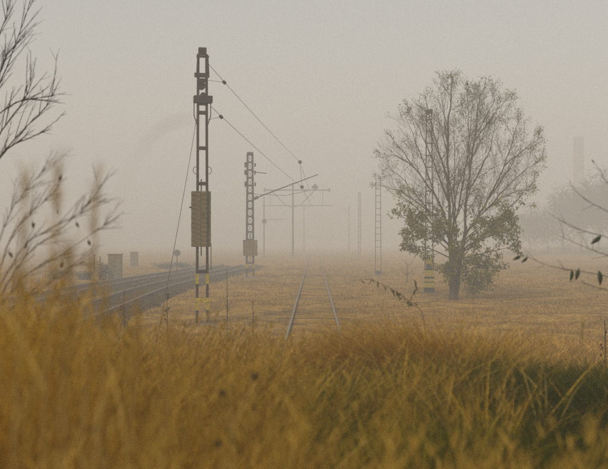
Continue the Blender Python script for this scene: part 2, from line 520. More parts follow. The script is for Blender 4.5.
# --- mast 1: tensioning mast with hanging weights
def mast_one():
    base = Vector((-3.62, 32.8, gz(-3.62, 32.8)))
    h = 8.75
    bat = [1.70, 3.9, 4.55, 5.70, 6.85, 7.15, 7.90]
    t, hw = lattice_mast('tall dark mast with a block of hanging weights and yellow bands, nearest of the masts', base, h, 0.345, 0.27,
                         bat, M['steel'], math.radians(14), leg_w=0.072, dpt=0.11, batten_h=0.11)
    # yellow paint on the legs and the yellow batten
    for s in (-1, 1):
        part('yellow_band', MB().quadbox((s * hw(1.45), 0, 1.47), 0.094, 0.128, 0.34), M['yellow'], t)
        part('yellow_band', MB().quadbox((s * hw(0.62), 0, 0.58), 0.094, 0.128, 0.26), M['yellow'], t)
    for sy in (-1, 1):
        part('yellow_batten', MB().quadbox((0, sy * 0.072, 0.78), 0.46, 0.014, 0.15), M['yellow'], t)
    # cap and top bracket
    part('mast_cap', MB().quadbox((0, 0, h + 0.10), 0.25, 0.18, 0.22), M['steel'], t, bevel=0.01)
    for s in (-1, 1):
        part('top_bracket_bar', MB().tube([(s * 0.19, -0.10, 8.02), (s * 0.155, -0.10, 8.68)], 0.028, 4), M['steel'], t)
    part('top_bracket_plate', MB().quadbox((-0.03, -0.10, 8.05), 0.48, 0.03, 0.15), M['steel'], t)
    part('top_bracket_plate', MB().quadbox((0, -0.10, 8.66), 0.40, 0.03, 0.08), M['steel'], t)
    part('pulley', MB().tube([(-0.03, -0.06, 7.72), (-0.03, 0.06, 7.72)], 0.13, 14), M['steel'], t)
    part('pulley', MB().tube([(0.02, -0.06, 7.42), (0.02, 0.06, 7.42)], 0.09, 14), M['steel'], t)
    # the wide cross box
    part('cross_box', MB().quadbox((0.02, 0, 7.28), 0.60, 0.26, 0.235), M['steel'], t, bevel=0.012)
    for s in (-1, 1):
        part('stay', MB().tube([(s * 0.27, 0, 7.17), (s * 0.27, 0, 6.75), (s * 0.16, 0, 6.42)], 0.016, 5), M['steel'], t)
        pts = [(s * (0.19 + 0.11 * math.sin(a)), 0, 4.98 + 0.12 * math.cos(a)) for a in np.linspace(0, math.pi, 9)]
        part('cable_loop', MB().tube(pts, 0.010, 5), M['steel'], t)
    # weights: a stack of slabs hung on a rod, right leg passing in front
    w = part('weight_rod', MB().tube([(-0.02, 0.10, 2.2), (-0.02, 0.10, 4.7)], 0.02, 6), M['steel'], t)
    n = 12
    sh = 1.80 / n
    sm = MB().quadbox((0, 0, 0), 0.60, 0.34, sh - 0.003).mesh('weight_slab')
    for k in range(n):
        o = link('weight_slab', sm, M['slab'], w, (-0.035 + random.uniform(-.004, .004), 0.045 + random.uniform(-.005, .005), 2.50 + (k + 0.5) * sh), bevel=0.004)
        o.rotation_euler = (0, 0, random.uniform(-0.008, 0.008))
    part('guide_rail', MB().quadbox((0.155, -0.145, 3.40), 0.05, 0.03, 1.95), M['steel'], t)
    part('guide_bolt', MB().tube([(-0.42, 0, 3.78), (-0.30, 0, 3.78)], 0.03, 6), M['steel'], t)
    part('guide_bolt', MB().tube([(0.155, -0.16, 3.30), (0.155, -0.23, 3.30)], 0.028, 6), M['steel'], t)
    part('guide_bolt', MB().tube([(0.0, -0.12, 3.55), (0.0, -0.19, 3.55)], 0.025, 6), M['steel'], t)
    part('rod_end', MB().tube([(0.30, 0.1, 1.75), (0.30, 0.1, 2.6)], 0.012, 5), M['steel'], t)
    part('footing', MB().quadbox((0, 0, -0.15), 0.9, 0.7, 0.34), M['concrete'], t, bevel=0.03)
    return t
mast_one()

# --- mast 2
M2 = Vector((-4.63, 73.3, gz(-4.63, 73.3)))
def mast_two():
    h = 9.0
    bat = list(np.arange(0.55, 9.0, 0.56))
    t, hw = lattice_mast('grey lattice mast with a square weight block and a long slanting arm', M2, h, 0.52, 0.36, bat, M['steel_grey'],
                         math.radians(10), leg_w=0.13, dpt=0.16, batten_h=0.14, zig=True)
    part('mast_cap', MB().quadbox((0, 0, h + 0.06), 0.42, 0.3, 0.14), M['steel_grey'], t)
    w = part('weight_rod', MB().tube([(0.02, 0.1, 1.5), (0.02, 0.1, 3.3)], 0.025, 6), M['steel_grey'], t)
    sm = MB().quadbox((0, 0, 0), 1.0, 0.5, 0.155).mesh('weight_slab')
    for k in range(7):
        link('weight_slab', sm, M['slab'], w, (0.02 + random.uniform(-.015, .015), 0.0, 1.62 + (k + 0.5) * 0.165))
    for s in (-1, 1):
        part('yellow_band', MB().quadbox((s * 0.245, 0, 0.95), 0.145, 0.175, 0.42), M['yellow'], t)
    part('footing', MB().quadbox((0, 0, -0.05), 1.1, 0.9, 0.3), M['concrete'], t, bevel=0.03)
    # cantilever over the siding
    a = Vector((0.25, 0, 5.75)); b = Vector((4.95, -0.3, 7.55))
    part('cantilever_arm', MB().tube([a, b], [0.045, 0.03], 7), M['steel'], t)
    part('arm_stay', MB().tube([(0.2, 0, 6.1), (2.6, -0.15, 6.0), (4.2, -0.2, 6.35)], 0.016, 5), M['steel_grey'], t)
    part('arm_insulator', MB().tube([a, a.lerp(b, 0.07)], 0.11, 8), M['insulator'], t)
    part('side_bracket', MB().tube([(0.2, 0, 7.75), (0.55, 0, 7.66), (1.2, 0, 7.60)], 0.035, 6), M['steel_grey'], t)
    for z in (8.2, 7.65, 6.8):
        part('side_insulator', MB().tube([(-0.34, -0.05, z - 0.18), (-0.34, -0.05, z + 0.18)], 0.08, 7), M['insulator'], t)
        part('side_insulator', MB().tube([(0.36, -0.05, z - 0.13), (0.36, -0.05, z + 0.13)], 0.06, 7), M['insulator'], t)
mast_two()

# --- mast behind the tree and the similar mast to its left
def striped_mast(label, base, h, wb, wt, rz, rung, full=True):
    bat = list(np.arange(2.2, h, rung))
    t, hw = lattice_mast(label, base, h, wb, wt, bat, M['steel_grey'], rz, leg_w=0.055 if full else 0.035, dpt=0.06, batten_h=0.05 if full else 0.035)
    if full: part('mast_cap', MB().quadbox((0, 0, h + 0.07), wt + 0.10, 0.2, 0.22), M['steel'], t)
    z = 0.0
    bands = [(0.30, 'black_paint', 1.0), (0.26, 'yellow', 0.92), (0.05, 'black_paint', 0.95), (0.16, 'yellow', 0.86), (0.10, 'black_paint', 0.95), (0.34, 'yellow', 0.84),
             (0.05, 'black_paint', 0.93), (0.28, 'steel_grey', 0.55), (0.30, 'yellow', 0.62)]
    if not full: bands = [(0.35, 'steel_grey', 0.8)]
    for i, (bh, mn, k) in enumerate(bands):
        part('warning_band', MB().quadbox((0, 0, z + bh / 2), (wb + 0.12) * k, 0.16 * k + 0.02, bh - 0.004), M[mn], t)
        z += bh
    part('footing', MB().quadbox((0, 0, -0.08), wb + 0.45, 0.7, 0.22), M['concrete'], t, bevel=0.02)
    return t
striped_mast('lattice mast with yellow and black striped foot, standing behind the tree', (5.97, 52.6, gz(5.97, 52.6)), 9.35, 0.44, 0.27, math.radians(-6), 0.62)
striped_mast('faint slim lattice mast just left of the tree', (5.0, 79.0, gz(5.0, 79)), 7.6, 0.46, 0.36, math.radians(8), 0.50, False)

# --- T-shaped centre mast with cross beam
def t_mast():
    b = Vector((-3.5, 168, 0))
    t = thing('catenary_mast', 'T-shaped mast with a wide cross beam and a diamond plate above the rails', 'catenary mast', b, 0, 'overhead line masts')
    part('post', MB().tube([(0, 0, -0.2), (0, 0, 8.6)], [0.11, 0.085], 8), M['steel_grey'], t)
    part('cross_beam', MB().quadbox((0.45, -0.10, 7.76), 7.4, 0.10, 0.13), M['steel_grey'], t)
    for s in (-1, 1):
        part('knee_brace', MB().tube([(0, 0, 5.75), (s * 0.8, -0.05, 6.0), (s * 2.4, -0.1, 7.7)], 0.045, 6), M['steel_grey'], t)
        part('hanger', MB().tube([(s * 2.9 + 0.4, -0.1, 7.7), (s * 2.9 + 0.4, -0.1, 5.9)], 0.022, 5), M['steel_grey'], t)
    part('lower_beam', MB().quadbox((0.5, 0.08, 5.95), 7.8, 0.05, 0.07), M['steel_grey'], t)
    d = MB()
    r = Matrix.Rotation(math.radians(45), 3, 'Y')
    d.quadbox((2.45, -0.2, 8.1), 0.58, 0.05, 0.58, r)
    part('diamond_plate', d, M['steel'], t)
    for x in (-3.1, 4.0):
        part('beam_insulator', insulator_mesh(0.5, 0.11), M['insulator'], t, loc=(x, -0.1, 7.76))
    part('footing', MB().quadbox((0, 0, 0.02), 0.8, 0.8, 0.3), M['concrete'], t)
    t.scale = (1.5, 1.5, 1.42)
t_mast()

def far_post(label, px, d, top_py, lattice=False, head=None, cat='catenary mast'):
    p = at(px, 240, d); p.z = 0
    h = CAM_Z - (top_py - 240) / F_PX * d
    t = thing('line_post', label, cat, p, 0, 'posts fading into the fog')
    if lattice:
        for s in (-1, 1):
            part('leg', channel_leg(s * 0.17, s * 0.13, -0.2, h, 0.09, 0.1, 0, -s), M['steel_grey'], t)
        for z in np.arange(0.6, h, 0.6):
            part('batten', MB().quadbox((0, -0.06, z), 0.36, 0.015, 0.08), M['steel_grey'], t)
    else:
        part('post', MB().tube([(0, 0, -0.2), (0, 0, h)], [0.10, 0.07], 7), M['steel_grey'], t)
    part('cap', MB().quadbox((0, 0, h + 0.05), 0.3, 0.22, 0.12), M['steel_grey'], t)
    if head == 'lamp':
        part('signal_head', MB().tube([(0.05, -0.1, 5.6), (0.05, -0.16, 5.6)], 0.38, 14), M['steel'], t)
        part('bracket', MB().tube([(0, 0, 6.05), (0.05, -0.1, 5.6)], 0.03, 5), M['steel_grey'], t)
        part('beam', MB().quadbox((1.6, 0, 5.9), 3.0, 0.05, 0.07), M['steel_grey'], t)
    if head == 'arm':
        part('arm', MB().tube([(0, 0, h - 0.9), (-2.2, 0, h - 0.4)], 0.035, 5), M['steel_grey'], t)
    return t
far_post('faint post with a round head left of the T-shaped mast', 264, 155, 198, head='lamp')
far_post('very faint thin post between the rails and the two lattice masts', 349, 220, 206, head='arm')
far_post('faint lattice post left of the mast by the tree', 359.5, 160, 193, lattice=True)
far_post('very faint slim post right behind the T-shaped mast', 304, 215, 205)

# ------------------------------------------------------------------ overhead wires
def sag(a, b, s, n=14):
    return [a.lerp(b, i / n) - Vector((0, 0, s * 4 * (i / n) * (1 - i / n))) for i in range(n + 1)]

def wire_with_insulator(label, a, b, s, far, far_sag, ins_pt):
    t = thing('overhead_wire', label, 'overhead wire', a, 0, 'overhead wires')
    pts = sag(Vector((0, 0, 0)), b - a, s)
    pts2 = sag(b - a, far - a, far_sag, 10)
    part('cable', MB().tube(pts + pts2[1:], [0.0085] * len(pts) + [0.015] * (len(pts2) - 1), 5), M['wire'], t)
    i0 = (ins_pt - a)
    d = (b - a).normalized()
    mb = insulator_mesh(0.34, 0.06)
    o = part('insulator', mb, M['insulator'], t, loc=i0)
    o.rotation_euler = d.to_track_quat('Z', 'Y').to_euler()
    return t
A0 = at(208.5, 64, 32.8); A1 = at(300, 162, 73); A2 = Vector((0.0, 168, 9.4))
B0 = at(210.5, 106, 32.8); B1 = at(302, 187, 73); B2 = Vector((0.0, 168, 8.0))
def on(a, b, px):
    best = min((abs((a.lerp(b, k / 400).x / a.lerp(b, k / 400).y * F_PX + 314) - px), k) for k in range(401))
    return a.lerp(b, best[1] / 400)
wa = wire_with_insulator('upper wire running from the tall dark mast to the slanting arm', A0, A1, 0.10, A2, 0.3, on(A0, A1, 224) - Vector((0, 0, 0.05)))
wb = wire_with_insulator('lower wire running from the tall dark mast towards the slanting arm', B0, B1, 0.10, B2, 0.2, on(B0, B1, 221) - Vector((0, 0, 0.05)))
part('tail', MB().tube([at(208.3, 80, 32.8) - A0, on(A0, A1, 224) - Vector((0, 0, 0.05)) - A0], 0.007, 5), M['wire'], wa)
part('tail', MB().tube([at(208, 119.5, 32.8) - B0, on(B0, B1, 221) - Vector((0, 0, 0.05)) - B0], 0.007, 5), M['wire'], wb)
part('node', MB().lathe([(0.03, -0.14), (0.12, -0.07), (0.15, 0), (0.12, 0.07), (0.03, 0.14)], 10), M['insulator'], wa, loc=A1 - A0)
part('node', MB().lathe([(0.03, -0.14), (0.12, -0.07), (0.15, 0), (0.12, 0.07), (0.03, 0.14)], 10), M['insulator'], wb, loc=B1 - B0)
part('dropper', MB().tube([A1 - A0, B1 - A0], 0.012, 4), M['wire'], wa)

g0 = at(196.5, 118, 32.7); g1 = Vector((-4.05, 26.0, gz(-4.05, 26.0) + 0.05))
gt = thing('guy_wire', 'slanting guy wire running from the tall dark mast down into the grass', 'guy wire', g1)
part('cable', MB().tube(sag(g0 - g1, Vector((0, 0, 0)), 0.12), 0.008, 5), M['wire'], gt)
part('anchor', MB().tube([(0, 0, -0.3), (0.0, 0, 0.12)], 0.03, 6), M['steel'], gt)

# ------------------------------------------------------------------ trackside furniture
def cabinet(label, px, d, w, h, dep):
    p = at(px, 240, d); p.z = gz(p.x, p.y)
    t = thing('equipment_cabinet', label, 'cabinet', p, math.radians(6))
    part('body', MB().quadbox((0, 0, h / 2), w, dep, h), M['cabinet'], t, bevel=0.01)
    part('roof', MB().quadbox((0, 0, h + 0.03), w + 0.10, dep + 0.10, 0.055), M['cabinet'], t)
    for s in (-1, 1):
        dr = part('door', MB().quadbox((s * w * 0.245, -dep / 2 - 0.012, h * 0.53), w * 0.46, 0.02, h * 0.84), M['cabinet'], t)
        part('handle', MB().quadbox((s * w * 0.06, -dep / 2 - 0.035, h * 0.55), 0.03, 0.03, 0.14), M['steel'], dr)
    part('plinth', MB().quadbox((0, 0, 0.0), w + 0.06, dep + 0.06, 0.14), M['concrete'], t)
cabinet('boxy brown trackside cabinet beside the bush beyond the left tracks', 115, 69, 0.92, 1.75, 0.6)
cabinet('small faint grey cabinet farther off in the fog on the left', 134, 104, 0.75, 1.45, 0.6)

def round_sign():
    p = at(177, 253, 60); zc = p.z; p.z = gz(p.x, p.y)
    t = thing('round_sign', 'small round sign on a thin post beyond the curved tracks', 'sign', p)
    part('post', MB().tube([(0, 0, -0.2), (0, 0, zc + 0.1)], 0.022, 6), M['steel_grey'], t)
    part('disc', MB().tube([(0, -0.03, zc), (0, -0.055, zc)], 0.20, 20), M['sign'], t)
round_sign()

def small_post(label, px, d, top):
    p = at(px, 240, d); p.z = gz(p.x, p.y)
    h = CAM_Z - (top - 240) / F_PX * d - p.z
    t = thing('marker_post', label, 'post', p, random.uniform(-.3, .3), 'slim posts beyond the tracks')
    part('stake', MB().tube([(0, 0, -0.2), (random.uniform(-.03, .03), 0, h)], [0.05, 0.04], 6), M['bark'], t)
    part('top_cap', MB().quadbox((0, 0, h), 0.10, 0.10, 0.05), M['bark'], t)
small_post('slim upright stake left of the brown cabinet', 94, 68, 255)
small_post('short stake close to the bush by the brown cabinet', 99.5, 68.5, 257)

# chimney
def chimney():
    p = at(578, 240, 335); p.z = 0
    H = CAM_Z + (240 - 137) / F_PX * 335
    t = thing('factory_chimney', 'tall factory chimney, a faint column above the foggy trees', 'chimney', p)
    part('shaft', MB().lathe([(2.1, -0.3), (1.85, H * 0.5), (1.6, H - 1.2)], 20), M['brick'], t)
    part('rim', MB().lathe([(1.6, H - 1.2), (1.85, H - 0.9), (1.85, H - 0.2), (1.65, H)], 20), M['brick'], t)
    part('plinth', MB().quadbox((0, 0, 1.0), 5.0, 5.0, 2.2), M['brick'], t)
chimney()

# ------------------------------------------------------------------ blades and leaves as arrays
def fast_mesh(name, verts, quads, tris, tint):
    me = bpy.data.meshes.new(name)
    nv = len(verts)
    me.vertices.add(nv)
    me.vertices.foreach_set('co', np.asarray(verts, np.float32).ravel())
    nq, nt_ = len(quads), len(tris)
    loops = np.concatenate([np.asarray(quads, np.int32).ravel(), np.asarray(tris, np.int32).ravel()]) if nt_ else np.asarray(quads, np.int32).ravel()
    me.loops.add(len(loops))
    me.loops.foreach_set('vertex_index', loops)
    me.polygons.add(nq + nt_)
    start = np.concatenate([np.arange(nq) * 4, nq * 4 + np.arange(nt_) * 3]).astype(np.int32)
    me.polygons.foreach_set('loop_start', start)
    me.update(calc_edges=True)
    at_ = me.attributes.new('tint', 'FLOAT_COLOR', 'POINT')
    c = np.ones((nv, 4), np.float32); c[:, :3] = tint
    at_.data.foreach_set('color', c.ravel())
    return me

def blades(base, h, w, az, lean, curl, col, rng=RNG):
    """Curved tapering blades. base (N,3); h, w, az, lean, curl (N,); col (N,3)."""
    N = len(base)
    ts = np.array([0.0, 0.4, 0.75, 1.0])
    ws = np.array([0.8, 1.0, 0.6, 0.0])
    d = np.stack([np.cos(az), np.sin(az), np.zeros(N)], -1)
    fa = az + rng.uniform(0, 2 * np.pi, N)
    side = np.stack([np.cos(fa), np.sin(fa), np.zeros(N)], -1)
    V = np.zeros((N, 7, 3)); C = np.zeros((N, 7, 3))
    idx = 0
    for k, (t, ww) in enumerate(zip(ts, ws)):
        hor = (lean * t + curl * t * t) * h
        ver = h * (t - 0.35 * np.clip(curl, 0, 1.6) * t * t)
        c = base + d * hor[:, None] + np.array([0, 0, 1.0]) * ver[:, None]
        if k < 3:
            V[:, idx] = c - side * (w * ww / 2)[:, None]
            V[:, idx + 1] = c + side * (w * ww / 2)[:, None]
            C[:, idx] = C[:, idx + 1] = col
            idx += 2
        else:
            V[:, idx] = c; C[:, idx] = col
    o = (np.arange(N) * 7)[:, None]
    q = np.concatenate([o + np.array([0, 1, 3, 2]), o + np.array([2, 3, 5, 4])], 0)
    t3 = o + np.array([4, 5, 6])
    return V.reshape(-1, 3), q, t3, C.reshape(-1, 3)

class Blades:
    def __init__(self): self.V = []; self.Q = []; self.T = []; self.C = []; self.n = 0
    def add(self, V, q, t, C):
        self.V.append(V); self.Q.append(q + self.n); self.T.append(t + self.n); self.C.append(C); self.n += len(V)
    def build(self, name, mat=None):
        me = fast_mesh(name, np.concatenate(self.V), np.concatenate(self.Q), np.concatenate(self.T), np.concatenate(self.C))
        return link(name, me, mat or M['blade'])

def vnoise(x, y, s, seed=0.0):
    """Cheap smooth pseudo-noise, 0..1."""
    v = (np.sin(x * s * 1.3 + 1.7 + seed) * np.cos(y * s * 1.1 - 0.6 + seed * 2) + np.sin(x * s * 2.7 - y * s * 2.1 + 3.1 + seed) * 0.6
         + np.cos(x * s * 4.9 + y * s * 5.3 + seed) * 0.35 + np.sin(y * s * 3.1 + seed * 3) * 0.4)
    return np.clip(v / 4.0 + 0.5, 0, 1)

TAN = np.array([[0.49, 0.255, 0.018], [0.60, 0.340, 0.036], [0.36, 0.170, 0.013], [0.20, 0.090, 0.009], [0.64, 0.41, 0.100]])
GRN = np.array([[0.072, 0.072, 0.009], [0.110, 0.102, 0.011], [0.050, 0.054, 0.009], [0.22, 0.195, 0.012], [0.40, 0.28, 0.014]])

def wedge_points(n, d0, d1, spread=0.36, left=0.0, right=0.0, rng=RNG):
    d = np.sqrt(rng.uniform(d0 ** 2, d1 ** 2, n))
    u = rng.uniform(-spread - left, spread + right, n)
    return u * d, d

def green_mask(x, y):
    u = x / y * F_PX + 314
    right = smooth(445, 520, u + 22 * np.sin(y * 1.7)) * smooth(3.5, 4.4, y) * (1 - smooth(12.5, 15.0, y))
    mid = smooth(225, 285, u) * (1 - smooth(440, 520, u)) * smooth(4.0, 5.0, y) * (1 - smooth(9.0, 10.5, y)) * (0.42 + 0.5 * (vnoise(x, y, 1.9, 3.3) > 0.45))
    return np.clip(right * 0.97 + mid, 0, 1)

def height_factor(x, y):
    """Grass grows lower in front of the green patches, higher on the left of the bank."""
    u = x / y * F_PX + 314
    f = np.ones_like(x)
    f *= 1 - 0.36 * smooth(225, 330, u) * smooth(3.1, 3.9, y) * (1 - smooth(5.0, 6.2, y))
    f *= 1 + 0.12 * (1 - smooth(60, 160, u)) * (1 - smooth(6, 9, y))
    return f

def tufted(n, d0, d1, per, rad, **k):
    x, y = wedge_points(max(1, n // per), d0, d1, **k)
    x = np.repeat(x, per); y = np.repeat(y, per)
    az = RNG.uniform(0, 2 * np.pi, len(x)); r = np.abs(RNG.normal(0, rad, len(x)))
    return x + r * np.cos(az), y + r * np.sin(az), az

def foreground_grass():
    tan = Blades(); grn = Blades()
    # --- tall dry grass on the bank
    for (n, d0, d1, h0, h1, w) in ((26000, 1.9, 4.5, 0.42, 0.80, 0.0045), (34000, 4.5, 9.5, 0.42, 0.80, 0.0055), (26000, 9.5, 17.0, 0.32, 0.65, 0.008), (22000, 17, 27, 0.18, 0.45, 0.011)):
        x, y, az = tufted(n, d0, d1, 34, 0.07 + 0.004 * d0)
        g = green_mask(x, y)
        keep = RNG.uniform(0, 1, len(x)) > g * 0.95
        if d0 >= 17:
            keep &= ~((np.abs(x) < 1.1) & (RNG.uniform(0, 1, len(x)) < 0.75))
            keep &= ~((x < -6.2) & (y > 21) & (RNG.uniform(0, 1, len(x)) < 0.9))
        x, y, az = x[keep], y[keep], az[keep]
        N = len(x)
        hh = RNG.uniform(h0, h1, N) * (0.62 + 0.75 * vnoise(x, y, 1.6, 2.0)) * height_factor(x, y)
        b = np.stack([x, y, ground_z(x, y) - 0.02], -1)
        swirl = (vnoise(x, y, 0.9, 8.0) - 0.5) * 5.0
        azl = np.where(RNG.uniform(0, 1, N) < 0.6, RNG.normal(0.2, 0.7, N) + swirl, az)
        ci = RNG.integers(0, len(TAN), N)
        shade = 0.42 + 1.40 * vnoise(x, y, 2.6, 5.0)
        c = TAN[ci] * shade[:, None] * RNG.uniform(0.75, 1.2, N)[:, None]
        tan.add(*blades(b, hh, np.full(N, w) * RNG.uniform(0.7, 1.5, N), azl, RNG.uniform(0.05, 0.5, N), RNG.uniform(0.1, 1.1, N), c))
    # --- seed plumes
    for (n, d0, d1, h0, h1) in ((420, 2.0, 5.0, 0.75, 1.05), (900, 5.0, 11.0, 0.65, 0.98), (500, 11, 19, 0.5, 0.8)):
        x, y = wedge_points(n, d0, d1)
        keep = RNG.uniform(0, 1, n) > green_mask(x, y) * 0.97
        x, y = x[keep], y[keep]; N = len(x)
        hh = RNG.uniform(h0, h1, N) * height_factor(x, y); azl = RNG.normal(0.2, 0.7, N); le = RNG.uniform(0.03, 0.3, N); cu = RNG.uniform(0.05, 0.35, N)
        b = np.stack([x, y, ground_z(x, y)], -1)
        c = np.array([0.46, 0.28, 0.05]) * RNG.uniform(0.7, 1.15, N)[:, None]
        tan.add(*blades(b, hh, np.full(N, 0.0035), azl, le, cu, c))
        d = np.stack([np.cos(azl), np.sin(azl), np.zeros(N)], -1)
        for k in range(16):
            t = RNG.uniform(0.70, 1.0, N)
            p = b + d * ((le * t + cu * t * t) * hh)[:, None]
            p[:, 2] = b[:, 2] + hh * (t - 0.35 * cu * t * t)
            tan.add(*blades(p, RNG.uniform(0.03, 0.075, N), np.full(N, 0.007), RNG.uniform(0, 6.28, N), RNG.uniform(0.1, 0.6, N), np.full(N, 0.2), c * RNG.uniform(0.85, 1.1)))
    # tall fine golden grass at the left of the bank
    for (n, u0, u1, d0, d1_, h0, h1) in ((3200, -140, 40, 3.2, 7.0, 0.75, 1.35), (2400, -140, 66, 3.2, 7.5, 0.6, 1.0), (1300, 60, 240, 3.4, 7.0, 0.45, 0.72)):
        k = n // 10
        d = np.repeat(RNG.uniform(d0, d1_, k), 10); u = np.repeat(RNG.uniform(u0, u1, k), 10)
        x = (u - 314) / F_PX * d + RNG.normal(0, .07, len(d)); y = d + RNG.normal(0, .07, len(d)); N = len(x)
        b = np.stack([x, y, ground_z(x, y)], -1); hh = RNG.uniform(h0, h1, N)
        az = RNG.normal(0.2, 1.0, N); le = RNG.uniform(0.0, .22, N); cu = RNG.uniform(0.0, .4, N)
        c = TAN[RNG.choice([0, 1, 1, 2, 4], N)] * RNG.uniform(.75, 1.1, N)[:, None]
        tan.add(*blades(b, hh, np.full(N, 0.0035) * RNG.uniform(.6, 1.4, N), az, le, cu, c))
        dv = np.stack([np.cos(az), np.sin(az), np.zeros(N)], -1)
        sel = RNG.uniform(0, 1, N) < 0.35
        for j in range(14):
            t = RNG.uniform(0.72, 1.0, sel.sum())
            p = b[sel] + dv[sel] * ((le[sel] * t + cu[sel] * t * t) * hh[sel])[:, None]
            p[:, 2] = b[sel, 2] + hh[sel] * (t - 0.35 * cu[sel] * t * t)
            tan.add(*blades(p, RNG.uniform(.03, .07, len(p)), np.full(len(p), .004), RNG.uniform(0, 6.28, len(p)), RNG.uniform(.1, .5, len(p)), np.full(len(p), .2), c[sel]))
    o = tan.build('dry_grass'); tag(o, kind='stuff')
    # --- green grass
    for (n, d0, d1, h0, h1, w) in ((90000, 2.4, 9.0, 0.34, 0.66, 0.006), (70000, 9.0, 15.0, 0.32, 0.68, 0.009)):
        x, y, az = tufted(n, d0, d1, 20, 0.10)
        g = green_mask(x, y) * (0.55 + 0.8 * vnoise(x, y, 1.4, 9.0))
        keep = RNG.uniform(0, 1, len(x)) < g
        x, y, az = x[keep], y[keep], az[keep]; N = len(x)
        u = x / y * F_PX + 314
        dark = smooth(430, 540, u)
        ci = np.where(RNG.uniform(0, 1, N) < dark, RNG.integers(0, 3, N), RNG.integers(0, 5, N))
        c = GRN[ci] * RNG.uniform(0.7, 1.25, N)[:, None]
        hh = RNG.uniform(h0, h1, N) * (0.7 + 0.6 * vnoise(x, y, 1.3, 4.0))
        b = np.stack([x, y, ground_z(x, y) - 0.02], -1)
        grn.add(*blades(b, hh, np.full(N, w) * RNG.uniform(0.8, 1.7, N), az, RNG.uniform(0.05, 0.5, N), RNG.uniform(0.1, 0.9, N), c))
    o = grn.build('green_grass'); tag(o, kind='stuff')

def tussocks():
    """The mop of long bent grass right of the siding."""
    spots = [(0.62, 10.6, 0.86), (0.92, 10.5, 1.0), (1.22, 10.7, 1.08), (1.48, 10.4, 1.12), (0.75, 10.0, 0.78), (1.1, 9.9, 0.88), (1.68, 10.8, 1.0), (0.45, 10.3, 0.66), (1.45, 9.8, 0.85)]
    bl = Blades()
    for i, (x, y, h) in enumerate(spots):
        N = 1500
        r = np.abs(RNG.normal(0, 0.13, N)); az0 = RNG.uniform(0, 6.28, N)
        b = np.stack([x + r * np.cos(az0), y + r * np.sin(az0), np.full(N, gz(x, y) - 0.03)], -1)
        az = np.where(RNG.uniform(0, 1, N) < 0.6, RNG.normal(3.5, 0.7, N), az0)
        strand = (np.sin(az0 * 9 + i) + np.sin(az0 * 23 + 2 * i)) * 0.25 + 0.95
        c = TAN[RNG.choice([0, 1, 1, 2, 4], N)] * (RNG.uniform(0.7, 1.2, N) * strand)[:, None]
        bl.add(*blades(b, RNG.uniform(0.6, 1.0, N) * h * 1.35, np.full(N, 0.006), az, RNG.uniform(0.05, 0.45, N), RNG.uniform(0.3, 1.3, N), c))
    o = bl.build('bent_grass'); tag(o, kind='stuff')

def field_grass():
    f = Blades()
    for (n, d0, d1, h0, h1, w, sp) in ((90000, 22, 42, 0.03, 0.17, 0.007, 0.36), (72000, 42, 66, 0.04, 0.19, 0.011, 0.36), (34000, 66, 105, 0.06, 0.24, 0.022, 0.36)):
        x, y, az = tufted(n, d0, d1, 12, 0.30)
        nx = vnoise(x, y, 0.35, 1.0)
        keep = RNG.uniform(0, 1, len(x)) < np.clip(-0.45 + 2.3 * nx, 0.06, 1)
        keep &= ~((np.abs(np.abs(x) - 0.755) < 0.10))
        pa = np.array([[p.x, p.y] for p in catmull(NEAR_L, 3)]); pb = np.array([[p.x, p.y] for p in catmull(FAR_L, 3)])
        ca = np.interp(y, pa[:, 1], pa[:, 0]); cb = np.interp(y, pb[:, 1], pb[:, 0])
        keep &= ~((np.abs(x - ca) < 1.45 + 0.5 * RNG.uniform(-1, 1, len(x))) | (np.abs(x - cb) < 1.45 + 0.5 * RNG.uniform(-1, 1, len(x))))
        x, y, az = x[keep], y[keep], az[keep]; N = len(x)
        litter = RNG.uniform(0, 1, N) < 0.22
        weed = RNG.uniform(0, 1, N) < 0.35 * (vnoise(x, y, 0.9, 7.0) > 0.58)
        c = TAN[RNG.integers(0, len(TAN), N)] * (0.75 + 0.7 * vnoise(x, y, 0.5, 3.0))[:, None] * RNG.uniform(0.7, 1.15, N)[:, None]
        c[litter] = np.array([0.085, 0.050, 0.020]) * RNG.uniform(.6, 1.6, (int(litter.sum()), 1))
        c[weed] = GRN[RNG.integers(0, 4, int(weed.sum()))] * 0.9
        hh = RNG.uniform(h0, h1, N) * (0.6 + 0.9 * vnoise(x, y, 0.8, 6.0))
        hh[np.abs(x) < 0.75] *= 0.5
        b = np.stack([x, y, ground_z(x, y) - 0.02], -1)
        f.add(*blades(b, hh, np.full(N, w) * RNG.uniform(0.7, 1.5, N), az, RNG.uniform(0.05, 0.6, N), RNG.uniform(0, 0.55, N), c))
    o = f.build('field_grass'); tag(o, kind='stuff')

foreground_grass()
tussocks()
field_grass()

